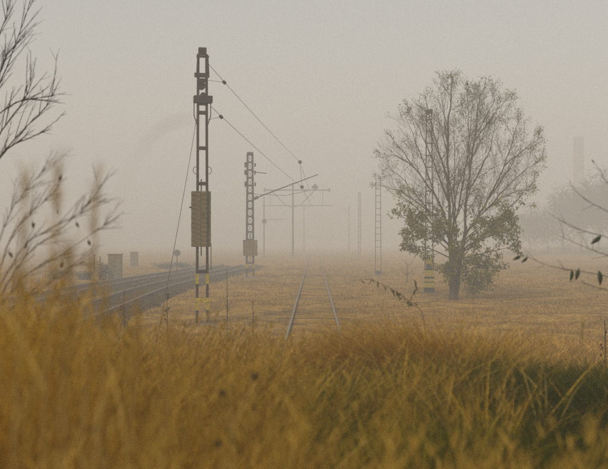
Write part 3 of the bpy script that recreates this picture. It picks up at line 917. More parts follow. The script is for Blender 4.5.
# ------------------------------------------------------------------ leaves
def leaf_cloud(pts, dirs, size, cols, rng=RNG):
    """Folded pointed leaves hanging from pts. 6 verts each, 2 quads."""
    N = len(pts)
    d = dirs / np.linalg.norm(dirs, axis=1, keepdims=True)
    r = rng.normal(size=(N, 3)); s = np.cross(d, r); s /= np.linalg.norm(s, axis=1, keepdims=True) + 1e-9
    nrm = np.cross(d, s)
    V = np.zeros((N, 6, 3)); L = size[:, None]
    V[:, 0] = pts
    V[:, 1] = pts + d * L * 0.35 + s * L * 0.20 + nrm * L * 0.05
    V[:, 2] = pts + d * L * 0.70 + s * L * 0.15 + nrm * L * 0.02
    V[:, 3] = pts + d * L - nrm * L * 0.10
    V[:, 4] = pts + d * L * 0.70 - s * L * 0.15 + nrm * L * 0.02
    V[:, 5] = pts + d * L * 0.35 - s * L * 0.20 + nrm * L * 0.05
    o = (np.arange(N) * 6)[:, None]
    q = np.concatenate([o + np.array([0, 1, 2, 3]), o + np.array([0, 3, 4, 5])], 0)
    return V.reshape(-1, 3), q, np.repeat(cols, 6, 0)

def leaf_object(name, pts, dirs, size, cols, parent):
    V, q, C = leaf_cloud(np.asarray(pts), np.asarray(dirs), np.asarray(size), np.asarray(cols))
    me = fast_mesh(name, V, q, np.zeros((0, 3), np.int32), C)
    return link(name, me, M['leaf'], parent)

# ------------------------------------------------------------------ the tree
def rand_unit():
    while True:
        v = Vector((random.uniform(-1, 1), random.uniform(-1, 1), random.uniform(-1, 1)))
        if 0.05 < v.length < 1: return v.normalized()

def interp_poly(pts, n):
    out = []
    P = [pts[0] * 2 - pts[1]] + list(pts) + [pts[-1] * 2 - pts[-2]]
    for i in range(1, len(P) - 2):
        for k in range(n):
            t = k / n; a, b, c, d = P[i - 1], P[i], P[i + 1], P[i + 2]
            out.append(0.5 * ((2 * b) + (c - a) * t + (2 * a - 5 * b + 4 * c - d) * t * t + (3 * b - a - 3 * c + d) * t ** 3))
    out.append(P[-2])
    return out

def hero_tree():
    B = Vector((6.46, 46.4, gz(6.46, 46.4)))
    t = thing('deciduous_tree', 'large half bare tree with olive leaves low in its crown', 'tree', B)
    def tp(px, py, dy=0.0):
        p = at(px, py, 46.4) - B
        return Vector((p.x, dy, p.z))
    trunk = MB(); limbs = MB(); twigs = MB()
    tips = []          # (point, dir, level)
    trunkA = interp_poly([tp(452, 303), tp(452.5, 280), tp(451.5, 258), tp(450, 238), tp(449, 226)], 3)
    trunkB = interp_poly([tp(455, 303, .08), tp(457.5, 282, .12), tp(460.5, 260, .15), tp(464, 240, .1), tp(466, 226, .05)], 3)
    trunk.tube(trunkA, [0.165 - 0.075 * i / (len(trunkA) - 1) + (0.07 if i == 0 else 0) for i in range(len(trunkA))], 10)
    trunk.tube(trunkB, [0.125 - 0.055 * i / (len(trunkB) - 1) + (0.05 if i == 0 else 0) for i in range(len(trunkB))], 9)
    part('trunk', trunk, M['bark'], t, smooth_shade=True)
    L = [
        ([tp(450, 240), tp(448.5, 183, .2), tp(448, 135, .1), tp(451, 92, -.1), tp(452, 76, 0)], 0.095),
        ([tp(449, 228), tp(435, 199, -.4), tp(411, 167, -.9), tp(388, 138, -1.3)], 0.075),
        ([tp(449, 236), tp(434, 214, .6), tp(405, 192, 1.2), tp(378, 182, 1.7)], 0.06),
        ([tp(448, 200), tp(436, 162, .8), tp(422, 125, 1.4), tp(410, 100, 1.7)], 0.06),
        ([tp(464, 245, .1), tp(467, 199, .3), tp(475, 145, .5), tp(481, 100, .6), tp(483, 92, .6)], 0.085),
        ([tp(464, 238, .1), tp(487, 199, -.4), tp(503, 160, -.8), tp(514, 122, -1.0)], 0.07),
        ([tp(465, 234, .1), tp(490, 208, .7), tp(516, 192, 1.2), tp(545, 186, 1.5)], 0.055),
        ([tp(452, 232), tp(459, 190, -.9), tp(464, 140, -1.6), tp(466, 100, -1.9)], 0.065),
        ([tp(470, 190, .3), tp(492, 152, 1.2), tp(504, 118, 1.9)], 0.05),
        ([tp(449, 190, .2), tp(440, 140, 1.3), tp(432, 100, 2.0), tp(430, 88, 2.1)], 0.05),
        ([tp(451, 250), tp(430, 226, -1.2), tp(408, 206, -2.2), tp(392, 196, -2.8)], 0.055),
        ([tp(463, 250, .1), tp(484, 230, -1.2), tp(504, 205, -2.2), tp(526, 178, -2.6)], 0.055),
        ([tp(456, 240), tp(458, 200, 1.2), tp(462, 150, 2.4), tp(462, 115, 3.0)], 0.055),
        ([tp(455, 236), tp(446, 190, -1.4), tp(428, 150, -2.5), tp(420, 128, -3.0)], 0.055),
        ([tp(480, 130, .5), tp(490, 110, .2), tp(496, 98, 0)], 0.03),
        ([tp(500, 168, -.7), tp(522, 150, -.9), tp(536, 138, -1.0)], 0.035),
        ([tp(412, 169, -.9), tp(396, 158, -.7), tp(380, 155, -.5)], 0.03),
        ([tp(436, 199, -.4), tp(418, 150, -.2), tp(405, 112, .2)], 0.045),
        ([tp(448, 150, .1), tp(442, 115, -.6), tp(438, 86, -.9)], 0.04),
        ([tp(470, 170, .4), tp(472, 125, 1.0), tp(470, 84, 1.2)], 0.04),
        ([tp(477, 140, .5), tp(490, 118, -.4), tp(500, 104, -.9)], 0.035),
        ([tp(487, 199, -.4), tp(510, 168, .3), tp(529, 140, .8)], 0.045),
        ([tp(430, 210, .5), tp(404, 182, -.3), tp(384, 166, -.8)], 0.04),
        ([tp(490, 208, .7), tp(518, 176, .2), tp(540, 160, -.3)], 0.04),
        ([tp(450, 222), tp(462, 178, .6), tp(486, 136, 1.2), tp(492, 112, 1.4)], 0.045),
    ]
    cen = tp(458, 168); rx, rz, ry = 3.85, 4.3, 3.6
    def inside(p):
        return ((p.x - cen.x) / rx) ** 2 + ((p.y) / ry) ** 2 + ((p.z - cen.z) / rz) ** 2
    def shoot(p0, d, length, rad, level, mb, leafy):
        n = 4 if level < 3 else 3
        pts = [p0]; d = d.normalized()
        for i in range(n):
            d = (d + rand_unit() * (0.16 if level < 3 else 0.22) + Vector((0, 0, 0.13))).normalized()
            pts.append(pts[-1] + d * (length / n))
        rr = [rad * (1 - 0.72 * i / n) for i in range(n + 1)]
        mb.tube(pts, rr, 5 if level < 2 else 3, cap=False)
        if level >= 2: tips.append((pts[-1], d, level, leafy)); tips.append((pts[-2], d, level, leafy))
        if level < 4:
            kids = {1: 7, 2: 5, 3: 4}[level]
            for k in range(kids):
                f = (k + random.uniform(0.2, 0.9)) / kids * 0.85 + 0.13
                j = min(int(f * n), n - 1); q = pts[j].lerp(pts[j + 1], f * n - j)
                ax = (pts[j + 1] - pts[j]).normalized()
                side = ax.cross(rand_unit()).normalized()
                ang = random.uniform(0.35, 0.75)
                nd = ax * math.cos(ang) + side * math.sin(ang)
                nl = length * random.uniform(0.42, 0.72) * (1.1 - 0.45 * f)
                if inside(q + nd * nl) > 1.12: nl *= 0.5
                shoot(q, nd, nl, max(rad * 0.46, 0.0038), level + 1, twigs, leafy)
    for li, (pts, r0) in enumerate(L):
        r0 *= 0.78
        P = interp_poly(pts, 5)
        P = [p + rand_unit() * 0.035 for p in P]
        n = len(P)
        limbs.tube(P, [r0 * (1 - 0.86 * i / (n - 1)) for i in range(n)], 7, cap=False)
        tot = sum((P[i + 1] - P[i]).length for i in range(n - 1))
        kids = max(6, int(tot * 3.2))
        for k in range(kids):
            f = 0.10 + 0.90 * (k + random.random()) / kids
            x = min(f, 0.999) * (n - 1); j = int(x)
            q = P[j].lerp(P[j + 1], x - j)
            ax = (P[j + 1] - P[j]).normalized()
            side = ax.cross(rand_unit()).normalized()
            ang = random.uniform(0.45, 0.95)
            nd = ax * math.cos(ang) + side * math.sin(ang)
            nl = (0.55 + 1.15 * math.sin(math.pi * min(1, 0.25 + 0.75 * f)) * 0.9) * random.uniform(0.7, 1.25)
            e = inside(q + nd * nl)
            if e > 1.05: nl *= 0.55
            shoot(q, nd, nl, max(0.008, r0 * (1 - 0.8 * f) * 0.36), 2, limbs, False)
    # low leafy boughs and shoots round the stems
    boughs = [((450, 252), (430, 236), (404, 228), -.6), ((450, 258), (428, 248), (408, 247), .5),
              ((463, 252), (484, 238), (514, 232), .6), ((463, 258), (486, 252), (512, 246), -.7), ((463, 264), (482, 262), (500, 262), .9), ((462, 272), (474, 272), (484, 276), -.5),
              ((456, 262), (452, 246), (447, 232), -1.3), ((458, 262), (470, 244), (476, 230), -1.4), ((458, 282), (466, 280), (472, 284), .2), ((450, 246), (425, 226), (398, 214), 1.3), ((464, 244), (490, 224), (516, 216), 1.6),
              ((456, 276), (450, 268), (444, 270), -.4), ((456, 270), (458, 258), (462, 250), -.9), ((455, 284), (462, 276), (470, 270), -.5), ((450, 240), (436, 226), (416, 222), -1.6), ((464, 240), (482, 224), (500, 222), -1.6)]
    for (a, b, c, dy) in boughs:
        P = interp_poly([tp(*a), tp(b[0], b[1], dy * .6), tp(c[0], c[1], dy)], 5)
        n = len(P)
        limbs.tube(P, [0.032 * (1 - 0.8 * i / (n - 1)) for i in range(n)], 5, cap=False)
        for k in range(10):
            f = 0.18 + 0.82 * random.random(); x = min(f, .999) * (n - 1); j = int(x)
            q = P[j].lerp(P[j + 1], x - j); ax = (P[j + 1] - P[j]).normalized()
            side = ax.cross(rand_unit()).normalized(); ang = random.uniform(.5, 1.1)
            shoot(q, ax * math.cos(ang) + side * math.sin(ang) - Vector((0, 0, .25)), random.uniform(.35, .75), 0.011, 3, limbs, True)
    part('limbs', limbs, M['bark'], t)
    part('crown', twigs, M['twig'], t)
    pts = []; dirs = []; size = []; cols = []
    base_c = [(0.16, 0.165, 0.008), (0.20, 0.19, 0.010), (0.10, 0.115, 0.008), (0.28, 0.21, 0.012), (0.34, 0.22, 0.015)]
    for p, d, lv, leafy in tips:
        z = p.z
        cl = noise.noise(p * 0.8 + Vector((3, 1, 9)))
        if leafy: pr = 0.75 + 0.7 * cl
        elif z < 3.0: pr = 0.22
        elif z < 5.2: pr = 0.26 + 0.5 * cl
        else: pr = 0.13 + 0.25 * cl
        if random.random() > pr: continue
        for k in range(random.randint(4, 8) if (leafy or z < 4.2) else random.randint(2, 5)):
            pts.append(p + rand_unit() * 0.13)
            dd = d * 0.4 + rand_unit() * 0.8 + Vector((0, 0, -0.75)); dirs.append(dd)
            size.append(random.uniform(0.09, 0.18) if z < 4.5 else random.uniform(0.05, 0.10))
            c = random.choice(base_c); s = random.uniform(0.75, 1.2)
            cols.append((c[0] * s, c[1] * s, c[2] * s))
    print('hero tree: tips', len(tips), 'leaves', len(pts))
    lo = leaf_object('foliage', [tuple(p) for p in pts], [tuple(p) for p in dirs], size, cols, t)
    tag(lo, kind='stuff')
hero_tree()

# ------------------------------------------------------------------ distant trees and bushes
def far_tree(label, x, y, h, w, seed, leafy=0.0, name='distant_tree', group='trees in the fog on the right'):
    rs = random.Random(seed)
    B = Vector((x, y, gz(x, y)))
    t = thing(name, label, 'tree', B, 0, group)
    def ru():
        return Vector((rs.gauss(0, 1), rs.gauss(0, 1), rs.gauss(0, 1))).normalized()
    tr = MB(); cr = MB(); tips = []
    top = Vector((rs.uniform(-.3, .3), 0, h * 0.42))
    tr.tube([(0, 0, -0.2), top * 0.5, top], [0.05 * h * 0.45, 0.018 * h, 0.012 * h], 6)
    part('trunk', tr, M['bark'], t)
    def shoot(p, d, L, r, lv):
        pts = [p]
        for i in range(3):
            d = (d + ru() * 0.22 + Vector((0, 0, 0.08))).normalized(); pts.append(pts[-1] + d * L / 3)
        cr.tube(pts, [r, r * .7, r * .5, r * .3], 3, cap=False)
        tips.append(pts[-1]); tips.append(pts[-2])
        if lv < 3:
            for k in range(6 if lv < 2 else 5):
                f = rs.uniform(0.2, 1.0); j = min(2, int(f * 3)); q = pts[j].lerp(pts[j + 1], f * 3 - j)
                ax = (pts[j + 1] - pts[j]).normalized(); s = ax.cross(ru()).normalized(); a = rs.uniform(.5, 1.0)
                shoot(q, ax * math.cos(a) + s * math.sin(a), L * rs.uniform(.45, .65), r * .55, lv + 1)
    for k in range(12):
        a = rs.uniform(0, 6.28); el = rs.uniform(0.35, 1.35)
        q = top * rs.uniform(0.45, 1.0)
        d = Vector((math.cos(a) * math.cos(el), math.sin(a) * math.cos(el), math.sin(el)))
        Lr = (w * 0.42 * math.cos(el) + h * 0.42 * math.sin(el))
        shoot(q, d, Lr, 0.010 * h, 1)
    part('crown', cr, M['bark'], t)
    if leafy:
        pts = []; dr = []; sz = []; co = []
        for p in tips:
            if rs.random() < leafy:
                for k in range(4):
                    pts.append(tuple(p + ru() * 0.3)); dr.append(tuple(ru() + Vector((0, 0, -.5)))); sz.append(rs.uniform(.25, .5) * h / 9)
                    g = rs.uniform(.7, 1.2); co.append((0.075 * g, 0.066 * g, 0.028 * g))
        lo = leaf_object('foliage', pts, dr, sz, co, t); tag(lo, kind='stuff')
    return t

FT = [(530, 128, 222, 6.5), (547, 134, 213, 7.5), (563, 122, 208, 7.5), (580, 130, 198, 8.5), (597, 118, 194, 8.5), (614, 126, 190, 9.5), (634, 116, 186, 10), (656, 128, 184, 10), (514, 140, 236, 6.5)]
FL = ['low bushy fog-bound tree below the bare branch tip right of the large tree', 'second foggy tree from the left in the dim row on the right',
      'foggy tree in the dim row just left of the chimney column', 'foggy tree with its crown right in front of the chimney column',
      'tall foggy tree just right of the chimney column', 'foggy tree cut by the right edge of the picture',
      'foggy tree beyond the right edge behind the leafy twigs', 'last foggy tree of the row, farthest to the right', 'lowest foggy tree at the left end of the dim row']
for i, ((px, d, top, w), lab) in enumerate(zip(FT, FL)):
    d *= 1.65; w *= 1.65
    p = at(px, 240, d)
    far_tree(lab, p.x, p.y, CAM_Z + (240 - top) / F_PX * d, w, 100 + i, leafy=0.95)

def bush(label, px, d, top, wpx, seed, col=(0.085, 0.075, 0.03), group='bushes beyond the tracks', dens=900):
    rs = random.Random(seed)
    p = at(px, 240, d); p.z = gz(p.x, p.y)
    h = CAM_Z - (top - 240) / F_PX * d - p.z
    w = wpx / F_PX * d
    t = thing('bush', label, 'bush', p, 0, group)
    st = MB(); pts = []; dr = []; sz = []; co = []
    for k in range(22):
        a = rs.uniform(0, 6.28); r = rs.uniform(0, .5) * w * 0.4
        q = Vector((math.cos(a) * r, math.sin(a) * r * 0.7, -0.05))
        e = Vector((math.cos(a) * rs.uniform(.1, .5) * w, math.sin(a) * rs.uniform(.1, .4) * w * .7, h * rs.uniform(.55, 1.0)))
        m_ = q.lerp(e, .5) + Vector((0, 0, .12 * h))
        st.tube([q, m_, e], [0.02, 0.014, 0.005], 4, cap=False)
        for j in range(dens // 22):
            f = rs.uniform(0.15, 1.0)
            pp = (q.lerp(m_, f * 2) if f < .5 else m_.lerp(e, f * 2 - 1)) + Vector((rs.gauss(0, .09 * w), rs.gauss(0, .09 * w), rs.gauss(0, .06 * h)))
            pp.z = max(pp.z, 0.03)
            pts.append(tuple(pp)); dr.append((rs.gauss(0, 1), rs.gauss(0, 1), rs.gauss(-.3, 1))); sz.append(rs.uniform(.07, .16) * max(1, h / 1.5))
            g = rs.uniform(.65, 1.3); co.append((col[0] * g, col[1] * g, col[2] * g))
    part('stems', st, M['twig'], t)
    lo = leaf_object('foliage', pts, dr, sz, co, t); tag(lo, kind='stuff')
bush('olive bush hugging the left side of the brown cabinet', 103, 68.2, 262, 15, 1)
bush('low spreading bush left of the brown cabinet', 84, 70, 271, 26, 2, (0.09, 0.075, 0.035))
bush('low dark bush at the far left beyond the tracks', 58, 71, 268, 30, 3, (0.07, 0.062, 0.03))
bush('long low bush beyond the tracks behind the guy wire', 165, 96, 262, 34, 4, (0.08, 0.062, 0.03))
bush('low bush beyond the tracks just left of the tall dark mast', 186, 100, 262, 28, 5, (0.08, 0.062, 0.03))
bush('tuft of weeds growing at the edge of the far gravel bed', 108, 57, 285, 7, 6, (0.05, 0.045, 0.02), dens=200)

def sapling(px, d, top, label):
    p = at(px, 240, d); p.z = gz(p.x, p.y); h = CAM_Z - (top - 240) / F_PX * d - p.z
    t = thing('sapling', label, 'sapling', p)
    rs = random.Random(px)
    st = MB(); st.tube([(0, 0, -.1), (.03, 0, h * .5), (0, 0, h)], [.03, .02, .006], 5)
    part('stem', st, M['twig'], t)
    tw = MB()
    for k in range(14):
        z = h * rs.uniform(.25, .95); a = rs.uniform(0, 6.28); L = h * .38 * rs.uniform(.5, 1)
        q = Vector((0.02, 0, z)); e = q + Vector((math.cos(a) * L, math.sin(a) * L, L * .9))
        tw.tube([q, q.lerp(e, .5) - Vector((0, 0, .05)), e], [.012, .009, .004], 4, cap=False)
    part('twigs', tw, M['twig'], t)
for i, (px, d, tp_, w) in enumerate(((512, 112, 250, 44), (536, 108, 247, 46), (560, 112, 244, 50), (584, 106, 245, 48), (606, 110, 243, 50), (630, 108, 242, 52))):
    d *= 1.65
    bush(['low hedge-like bush under the foggy trees, nearest the large tree', 'low foggy bush under the second dim tree', 'low foggy bush left of the chimney column',
          'low foggy bush right below the chimney column', 'low foggy bush at the right edge behind the leafy twigs', 'low foggy bush just past the right edge'][i], px, d, tp_, w, 60 + i, (0.055, 0.048, 0.024),
         'low bushes under the foggy trees', 1300)
sapling(406.5, 66, 259, 'small bare sapling between the faint lattice mast and the tree')

# ------------------------------------------------------------------ near twigs, shrubs and stalks
LEAF_GREEN = mat_noise('green_leaf', (0.020, 0.030, 0.008), (0.045, 0.055, 0.015), 30, 0.55)
LEAF_BROWN = mat_noise('withered_leaf', (0.08, 0.040, 0.012), (0.17, 0.09, 0.028), 30, 0.8)
STALK = mat_noise('dry_stalk', (0.28, 0.18, 0.05), (0.45, 0.29, 0.09), 12, 0.9)
REDDISH = mat_noise('reddish_twig', (0.055, 0.030, 0.018), (0.11, 0.065, 0.038), 14, 0.8)

def leaf_mesh(L=0.1, W=0.045, curl=0.25):
    """A pointed leaf hanging along -Z, folded along its rib, with thickness."""
    mb = MB(); n = 7
    for i in range(n):
        t = i / (n - 1)
        w = W * 0.5 * math.sin(math.pi * min(1, (t * 0.92 + 0.04))) ** 0.8 * (1.15 - 0.5 * t)
        y = curl * L * (t * t)
        for s, dy in ((-1, 0.25), (0, 0), (1, 0.25)):
            mb.v.append((s * w, y - dy * w, -L * t))
    for i in range(n - 1):
        for k in range(2):
            a = i * 3 + k
            mb.f.append((a, a + 1, a + 4, a + 3))
    mb.tube([(0, 0, 0.02), (0, 0, 0)], 0.0015, 4)
    return mb.mesh('leaf')
LEAFM = {}
def add_leaf(parent, p, L, tilt, rz, mat, wr=0.42):
    key = (round(L, 3), mat.name, wr)
    if key not in LEAFM:
        LEAFM[key] = leaf_mesh(L, L * wr)
        LEAFM[key].materials.append(mat)
    o = link('leaf', LEAFM[key], None, parent, p, smooth_shade=True)
    s = o.modifiers.new('thickness', 'SOLIDIFY'); s.thickness = 0.0008
    o.rotation_euler = (random.uniform(-.3, .3), tilt, rz)
    return o

def px_branch(mb, pts, d, origin, r0, jitter=0.004, dz=0.0, n=4):
    P = [at(px, py, d + dd) - origin for (px, py, dd) in pts]
    Q = interp_poly(P, n) if len(P) > 2 else [P[0].lerp(P[1], k / 5) for k in range(6)]
    Q = [q + rand_unit() * jitter for q in Q]
    mb.tube(Q, [r0 * (1 - 0.75 * i / (len(Q) - 1)) for i in range(len(Q))], 5)
    return Q

# right-hand shrub: stands beyond the right edge, its twigs reach into view
def right_shrub():
    d = 9.5
    B = Vector((3.75, d, 0)); B.z = gz(B.x, B.y)
    t = thing('leafy_shrub', 'shrub at the right edge with thin twigs and a few drooping green leaves', 'shrub', B)
    cx = 690
    stems = [((cx - 6, 300, 0), (690, 240, 0), (660, 215, 0), (608, 183, 0), (600, 171, -.1), (594, 163, -.1)),
             ((cx - 4, 320, 0), (670, 250, 0), (608, 212, 0), (590, 203, 0), (578, 194, 0), (568, 180, 0)),
             ((cx, 330, 0), (665, 262, .1), (608, 238, .1), (590, 233, .1), (570, 226, .1), (548, 213, .1)),
             ((cx + 4, 340, 0), (668, 275, -.1), (608, 256, -.1), (592, 250, -.1), (575, 243, -.1), (560, 236, -.1)),
             ((cx + 2, 345, 0), (665, 295, 0), (608, 277, 0), (578, 271, 0), (550, 266, 0), (527, 257, 0), (522, 255, 0)),
             ((cx + 6, 350, 0), (660, 312, .15), (608, 291, .15), (592, 286, .15), (580, 281, .15))]
    for i, s in enumerate(stems):
        mb = MB()
        Q = px_branch(mb, s, d, B, 0.0052, 0.004)
        for k in range(6):
            j = random.randint(len(Q) // 3, len(Q) - 2)
            a = (Q[j + 1] - Q[j]).normalized()
            e = Q[j] + (a + rand_unit() * 0.9).normalized() * random.uniform(0.06, 0.20)
            mb.tube([Q[j], e], [0.0022, 0.001], 4)
        part('branch', mb, REDDISH, t)
    stem = MB()
    root = Vector((0, 0, -0.1))
    for i in range(6):
        p = at(*[(cx - 6, 300, d), (cx - 4, 320, d), (cx, 330, d), (cx + 4, 340, d - .1), (cx + 2, 345, d), (cx + 6, 350, d + .15)][i]) - B
        stem.tube([root + Vector((0.03 * i - .08, 0.02 * i, 0)), (root + p) * 0.5 + Vector((0.02, 0, 0)), p], [0.014, 0.011, 0.009], 6)
    part('stems', stem, REDDISH, t)
    for (px, py, L, tl, rz) in ((520, 256, .085, 1.15, 0.2), (527, 257, .075, 0.75, 0.3), (571, 270, .105, 0.12, 0.4), (578, 269, .105, 0.25, -0.3), (598, 271, .13, -0.08, 0.2),
                                (600, 236, .115, 0.85, 0.1), (593, 163, .035, 2.6, 0), (612, 285, .10, .1, .2), (620, 240, .11, .4, .3), (632, 262, .12, .2, 1.2), (640, 232, .11, .3, .3)):
        add_leaf(t, at(px, py, d - 0.03) - B, L, tl, rz, LEAF_GREEN)
right_shrub()

def left_shrub(label, B, d, stems, mat, r0, leaves, nside, slen, shift=0):
    t = thing('bare_shrub', label, 'shrub', B, 0, 'bare shrubs at the left edge')
    for s in stems:
        s = [(a_ + shift * min(1, k_ / 2), b_, c_) for k_, (a_, b_, c_) in enumerate(s)]
        mb = MB()
        Q = px_branch(mb, s, d, B, r0, 0.006)
        L = sum((Q[i + 1] - Q[i]).length for i in range(len(Q) - 1))
        for k in range(nside):
            j = random.randint(len(Q) // 4, len(Q) - 2)
            a = (Q[j + 1] - Q[j]).normalized()
            side = a.cross(rand_unit()).normalized()
            ang = random.uniform(.22, .6)
            dd = a * math.cos(ang) + side * math.sin(ang) + Vector((0, 0, .08))
            ln = random.uniform(.3, 1.0) * slen
            e = Q[j] + dd.normalized() * ln
            m_ = Q[j].lerp(e, .5) + rand_unit() * 0.02 * ln
            mb.tube([Q[j], m_, e], [r0 * .42, r0 * .32, r0 * .16], 4)
            for q in range(2):
                f = random.uniform(.3, .9); st = Q[j].lerp(e, f)
                e2 = st + (dd.normalized() + rand_unit() * .6).normalized() * ln * .35
                mb.tube([st, e2], [r0 * .22, r0 * .1], 3)
        part('branch', mb, mat, t)
    root = MB()
    for i, s in enumerate(stems):
        p = at(s[0][0], s[0][1], d + s[0][2]) - B
        root.tube([(0.02 * i - .05, 0.01 * i, -0.1), p * 0.5 + Vector((-.03, 0, 0)), p], [r0 * 1.5, r0 * 1.3, r0], 6)
    part('stems', root, mat, t)
    for (px, py, L) in leaves:
        add_leaf(t, at(px, py, d - .02) - B, L, random.uniform(-.6, .6), random.uniform(-1, 1), LEAF_BROWN, 0.55)

REDDISH2 = mat_noise('red_brown_twig', (0.070, 0.034, 0.012), (0.15, 0.078, 0.028), 14, 0.85)
d1 = 13.0
P1 = at(-55, 240, d1); P1.z = gz(P1.x, P1.y)
left_shrub('bare dark shrub whose twigs fan out at the upper left corner', P1, d1,
           [((-30, 190, 0), (-12, 100, 0), (2, 50, 0), (14, 18, 0), (22, -8, 0)),
            ((-30, 190, 0), (-10, 120, .2), (8, 85, .2), (22, 50, .2), (32, 22, .2), (40, -2, .2)),
            ((-28, 200, 0), (-6, 130, -.2), (10, 112, -.2), (30, 100, -.2), (48, 97, -.2)),
            ((-28, 200, 0), (-5, 150, 0), (14, 126, 0), (27, 108, 0), (38, 88, 0), (45, 56, 0)),
            ((-26, 210, 0), (-4, 172, .1), (14, 150, .1), (34, 128, .1), (52, 110, .1), (64, 92, .1)),
            ((-26, 215, 0), (0, 165, -.1), (20, 146, -.1), (38, 138, -.1), (56, 128, -.1), (68, 118, -.1)),
            ((-30, 190, 0), (-10, 60, 0), (0, 15, 0), (8, -10, 0)),
            ((-26, 215, 0), (-2, 90, .1), (12, 66, .1), (22, 40, .1))],
           M['twig'], 0.0125, [], 11, 0.6, -10)
d2 = 7.5
P2 = at(-40, 240, d2); P2.z = gz(P2.x, P2.y)
left_shrub('bare shrub at the left edge with a few withered brown leaves, above the tracks', P2, d2,
           [((-22, 330, 0), (2, 292, 0), (20, 262, 0), (44, 240, 0), (68, 222, 0), (92, 198, 0), (102, 184, 0)),
            ((-22, 335, 0), (4, 300, .15), (30, 272, .15), (58, 256, .15), (85, 238, .15), (108, 222, .15)),
            ((-20, 320, 0), (-2, 270, -.1), (14, 232, -.1), (34, 210, -.1), (52, 192, -.1), (62, 176, -.1)),
            ((-20, 320, 0), (-4, 250, .1), (10, 212, .1), (28, 186, .1), (46, 168, .1)),
            ((-18, 345, 0), (12, 308, 0), (40, 290, 0), (64, 270, 0), (84, 262, 0)),
            ((-22, 325, 0), (2, 282, -.2), (24, 246, -.2), (50, 228, -.2), (78, 214, -.2), (104, 200, -.2))],
           REDDISH2, 0.0058, [(61, 176, .045), (58, 210, .04), (76, 222, .045), (32, 222, .05), (26, 243, .045), (62, 262, .05), (8, 252, .05), (88, 240, .045)], 18, 0.30)

# near blurred reeds at the left
def reed(label, px, d, top_py, lean, seed, plume=True):
    rs = random.Random(seed)
    p = at(px, 240, d); p.z = gz(p.x, p.y)
    h = CAM_Z - (top_py - 240) / F_PX * d - p.z
    t = thing('reed_stalk', label, 'reed', p, 0, 'dry reeds close to the camera on the left')
    pts = [Vector((lean * (k / 8) ** 1.7, 0.02 * math.sin(k), h * k / 8 - (0.03 if k == 0 else 0))) for k in range(9)]
    part('stem', MB().tube(pts, [0.0034 - 0.0020 * k / 8 for k in range(9)], 6), STALK, t)
    lf = Blades()
    N = 5
    f = np.array([rs.uniform(.15, .7) for _ in range(N)])
    b = np.stack([lean * f ** 1.7, np.zeros(N), h * f], -1)
    lf.add(*blades(b, np.array([rs.uniform(.3, .5) for _ in range(N)]), np.full(N, .010), np.array([rs.uniform(0, 6.28) for _ in range(N)]), np.full(N, .35), np.full(N, .5), np.tile([0.46, 0.29, 0.07], (N, 1))))
    me = fast_mesh('leaves', np.concatenate(lf.V), np.concatenate(lf.Q), np.concatenate(lf.T), np.concatenate(lf.C))
    link('leaves', me, M['blade'], t)
    if plume:
        pl = Blades(); N = 70
        f = np.array([rs.uniform(.80, 1.0) for _ in range(N)])
        b = np.stack([lean * f ** 1.7, np.zeros(N), h * f], -1)
        c = np.array([[0.46, 0.28, 0.075]]) * np.array([[rs.uniform(.7, 1.2)] for _ in range(N)])
        pl.add(*blades(b, np.array([rs.uniform(.03, .08) for _ in range(N)]), np.full(N, .0028), np.array([rs.uniform(0, 6.28) for _ in range(N)]), np.full(N, .28), np.full(N, .25), c))
        me = fast_mesh('plume', np.concatenate(pl.V), np.concatenate(pl.Q), np.concatenate(pl.T), np.concatenate(pl.C))
        link('plume', me, M['blade'], t)
REEDS = [(10, 2.2, 176, .03, 'blurred dry reed hard by the left edge'), (36, 2.4, 165, .05, 'blurred reed with its plume before the withered shrub'),
         (76, 2.5, 180, .05, 'blurred leaning reed left of the brown cabinet'), (50, 2.0, 250, .04, 'short blurred reed in front of the left tracks'), (88, 2.3, 288, .04, 'short blurred reed below the brown cabinet'),
         (150, 2.4, 322, .05, 'low blurred reed below the guy wire'), (122, 2.6, 300, .04, 'low blurred reed in front of the near rail')]
for i, (px, d, tp_, ln, lab) in enumerate(REEDS):
    reed(lab, px, d, tp_, ln, 40 + i)

def arch_blade(label, pts, d, w):
    p0 = at(pts[0][0], 240, d); p0.z = gz(p0.x, p0.y)
    P = interp_poly([Vector((0, 0, -0.02))] + [at(a, b, d) - p0 for a, b in pts], 5)
    mb = MB(); n = len(P)
    mb.tube(P, [w * 0.35 + w * (0.9 * math.sin(math.pi * max(0, i / (n - 1) - 0.55) / 0.5) if i / (n - 1) > 0.55 else 0) for i in range(n)], 6)
    t = thing('arching_stalk', label, 'grass stalk', p0, 0, 'arching stalks close to the lens')
    part('stem', mb, STALK, t)
arch_blade('pale out of focus stalk arching left of the tall dark mast', [(108, 330), (112, 240), (126, 178), (148, 140), (172, 122), (200, 118)], 1.5, 0.0008)

